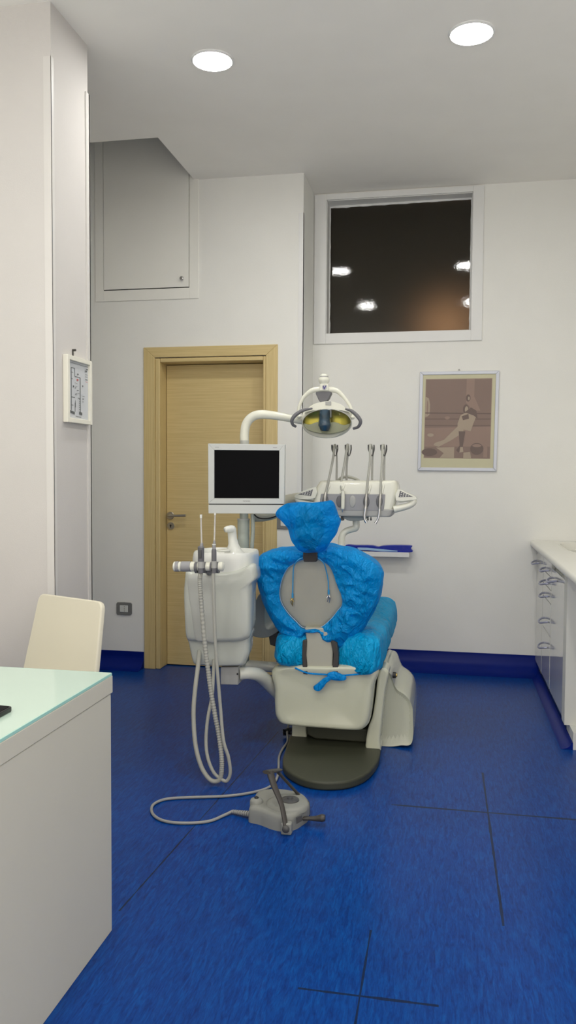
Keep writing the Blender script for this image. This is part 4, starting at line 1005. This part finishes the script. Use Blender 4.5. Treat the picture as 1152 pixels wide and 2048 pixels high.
obj('pole_arm', tube([P(x, y, d_) for x, y, d_ in ((505,1033,YPo+.03),(530,1032,YPo+.05),(553,1024,YPo+.12),(566,1006,YPo+.22),(600,998,YPo+.3),(640,1000,YPo+.32))], [.026,.026,.028,.034,.034,.034], 16), M_backgrey, TR)
obj('arm_cable', tube([P(x, y, YPo-.02) for x, y in ((508,1029),(518,1036),(535,1037),(552,1032),(566,1020))], .0035, 8), M_black, TR)
whips = [(673,960,673,899,667,891), (693,960,697,901,694,891), (744,960,746,898,740,891), (768,960,770,898,765,891)]
for xa, ya_, xb, yb2, xt, yt in whips:
    wa = obj('whip_arm', tube([P(xa, ya_+5, YT+.17), P(xa+.6, 930, YT+.16), P(xb, yb2+2, YT+.14), P(xt+3, 892, YT+.12)], [.0085,.0075,.006,.005], 10, flat=.7), M_lightgrey, TR)
    obj('whip_fork', join(tube([P(xt-3, 890, YT+.10), P(xt-2, 900, YT+.115), P(xt+3, 912, YT+.13)], [.0045,.005,.003], 8), tube([P(xt+8, 890, YT+.10), P(xt+8, 900, YT+.115), P(xt+5, 912, YT+.13)], [.003,.0035,.002], 8)), M_darkgrey, wa)
# handpieces and hoses on the console
def hp(label, hose, body, rads, m, head=None, hr=None, name='dental_handpiece'):
    t = thing(name, label, 'dental handpiece', tuple(P(body[0][0], body[0][1], YT-.02)), 'handpieces on the instrument console')
    n_ = len(hose)
    obj('hose', tube([P(x, y, YT+.11*(1-i/(n_-1))-.014) for i, (x, y) in enumerate(hose)], .0062, 10), M_hose, t)
    obj('grip', tube([P(x, y, YT-.018) for x, y in body], rads, 14), m, t)
    if head: obj('head', tube([P(x, y, YT-.02) for x, y in head], hr, 14), M_chrome, t)
hp('grey handpiece with slanting hose, leftmost on the console', [(673,897),(670,890),(668,896),(667,912),(660,948),(651,988)], [(651.5,984),(650,994),(649,1008)], [.006,.009,.008], M_satin)
hp('ivory scaler handpiece, second from the left on the console', [(697,899),(696,890),(694,893),(690,922),(682,969),(686,984)], [(686,982),(686,996),(685.5,1014),(685,1018)], [.008,.0098,.0095,.008], M_ivory, [(685,1018),(684.7,1025)], [.005,.0015])
hp('chrome contra-angle handpiece with short head, third on the console', [(744,897),(742,890),(740,894),(740,922),(736,956),(733,990)], [(733,988),(732,1000),(731.5,1012),(730.8,1018)], [.006,.0085,.008,.0095], M_satin, [(730.8,1017),(729,1030),(729.5,1039),(733,1045.5)], [.0085,.007,.0062,.007])
hp('slim chrome turbine handpiece, rightmost on the console', [(769,897),(767,890),(765,894),(764.4,922),(762,958),(761,990)], [(761,988),(760,1000),(759,1018)], [.005,.0075,.0065], M_satin, [(759,1017),(757.5,1031),(755,1040),(750.5,1047)], [.0062,.0058,.0055,.0065])
obj('bundle_cable', tube([P(x, y, YT+.2) for x, y in ((676,962),(684,955),(698,954),(712,958),(722,966))], .008, 10), M_hose, TR)

# ================================================================== foot pedal
c = PZ(572,1632,0)
FPd = thing('foot_pedal', 'grey foot control with black stirrup lever on the blue floor', 'foot pedal', (c.x, c.y, 0))
foot = [PZ(x, y, 0) for x, y in ((497,1642),(503,1646),(520,1650),(540,1658),(560,1663),(576,1663),(592,1659),(606,1650),(616,1642),(618,1630))]
back = [Vector((foot[-1].x, 3.12, 0)), Vector((-.56, 3.19, 0)), Vector((-.66, 3.21, 0)), Vector((-.73, 3.17, 0)), Vector((foot[0].x, 3.08, 0))]
ft = cr_closed(foot+back, 3)
fcx = sum(ft, Vector())/len(ft)
def ped():
    R = []
    for z, s in ((0,1.0),(.03,1.0),(.048,.985),(.058,.94),(.062,.85),(.062,.02)):
        R.append([Vector((fcx.x+(p.x-fcx.x)*s, fcx.y+(p.y-fcx.y)*s, z)) for p in ft])
    return loft(R)
obj('housing', ped(), M_pedal, FPd, angle=60)
dc = PZ(575,1607,.062)
obj('top_disc', lathe([(.084,-.012),(.082,.002),(.074,.008),(.06,.010),(.01,.011)], dc, n=48), M_pedal, FPd, angle=50)
obj('black_dial', lathe([(.036,.009),(.035,.014),(.028,.017),(.012,.018),(.011,.022),(.004,.023)], dc+Vector((.008,.01,0)), n=36), M_darkgrey, FPd, angle=50)
kb = PZ(513,1600,.07)
obj('cable_housing', lathe([(.026,-.055),(.026,-.004),(.022,.004),(.012,.008),(.001,.009)], kb, n=24), M_pedal, FPd, angle=50)
obj('button', lathe([(.009,.005),(.009,.011),(.004,.014)], kb, n=18), M_black, FPd)
pv0, pv1 = PZ(572,1655,.03), Vector((PZ(572,1655,.03).x+.02, 3.17, .035))
tp0, tp1 = P(540,1543,2.99), P(553,1541,3.10)
obj('stirrup_lever', join(tube([pv0, pv0.lerp(tp0,.4)+Vector((.008,0,.0)), tp0.lerp(pv0,.25)+Vector((0,0,0)), tp0], [.010,.010,.013,.015], 12, flat=.5),
    tube([tp0+Vector((-.012,-.01,0)), tp0.lerp(tp1,.5), tp1+Vector((.01,.01,0))], [.016,.017,.013], 12, flat=.45),
    tube([tp1, tp1.lerp(pv1,.5), pv1], [.011,.010,.010], 12, flat=.6)), M_brownblack, FPd, angle=60)
obj('lever_pivot', ellipsoid(pv0+Vector((0,-.006,-.004)), .014, .010, .014), M_darkgrey, FPd)
obj('pivot_lug', box(pv0.x-.02, pv0.x+.02, pv0.y, pv0.y+.03, 0.0, .045), M_pedal, FPd, bevel=.006)
e0 = P(606,1637,3.02)
obj('side_lever', tube([e0, P(620,1637,3.02), P(632,1637,3.02), P(644,1636,3.02), P(650,1636,3.02)], [.009,.0095,.012,.018,.014], 14, flat=.8), M_brownblack, FPd, angle=60)
obj('dial_window', prism([P(x, y, 2.955) for x, y in ((592,1636),(603,1632),(604,1642),(593,1648))], (0,.01,0)), M_darkgrey, FPd)
# ribbed strain relief and cable lying on the floor
s0, s1 = PZ(500,1628,.018), PZ(464,1623,.010)
rl = []
for i in range(8):
    q = s0.lerp(s1, i/8); rl.append(lathe([(.0115-.0005*i,0),(.0115-.0005*i,.006)], q, s1-s0, 14))
obj('strain_relief', join(tube([s0, s1], .007, 10, 1), *rl), M_cable, FPd)
cb = [s1]+[PZ(x, y, .006) for x, y in ((445,1632),(420,1642),(385,1646),(345,1645),(318,1638),(304,1625),(306,1610),(325,1600),(355,1596),(410,1594),(455,1592),(500,1586),(535,1576),(552,1560),(557,1540),(558,1515),(564,1500))]
z_ = [PZ(566,1500,.004), PZ(575,1483,.01), Vector((-.775,4.03,.03)), Vector((-.765,4.08,.08)), Vector((-.72,4.12,.10))]
obj('cable', tube(cb+z_[1:], .0058, 10), M_cable, FPd)
cl = []
for k in range(2):
    a, b_ = P(566, 1461+6*k, 4.02), P(590, 1458+7*k, 4.05)
    cl.append(tube([a.lerp(b_, i/24)+Vector((0, .009*math.cos(i*2.2), .009*math.sin(i*2.2))) for i in range(25)], .003, 6, 3))
obj('coiled_lead', join(*cl), M_black, CH)
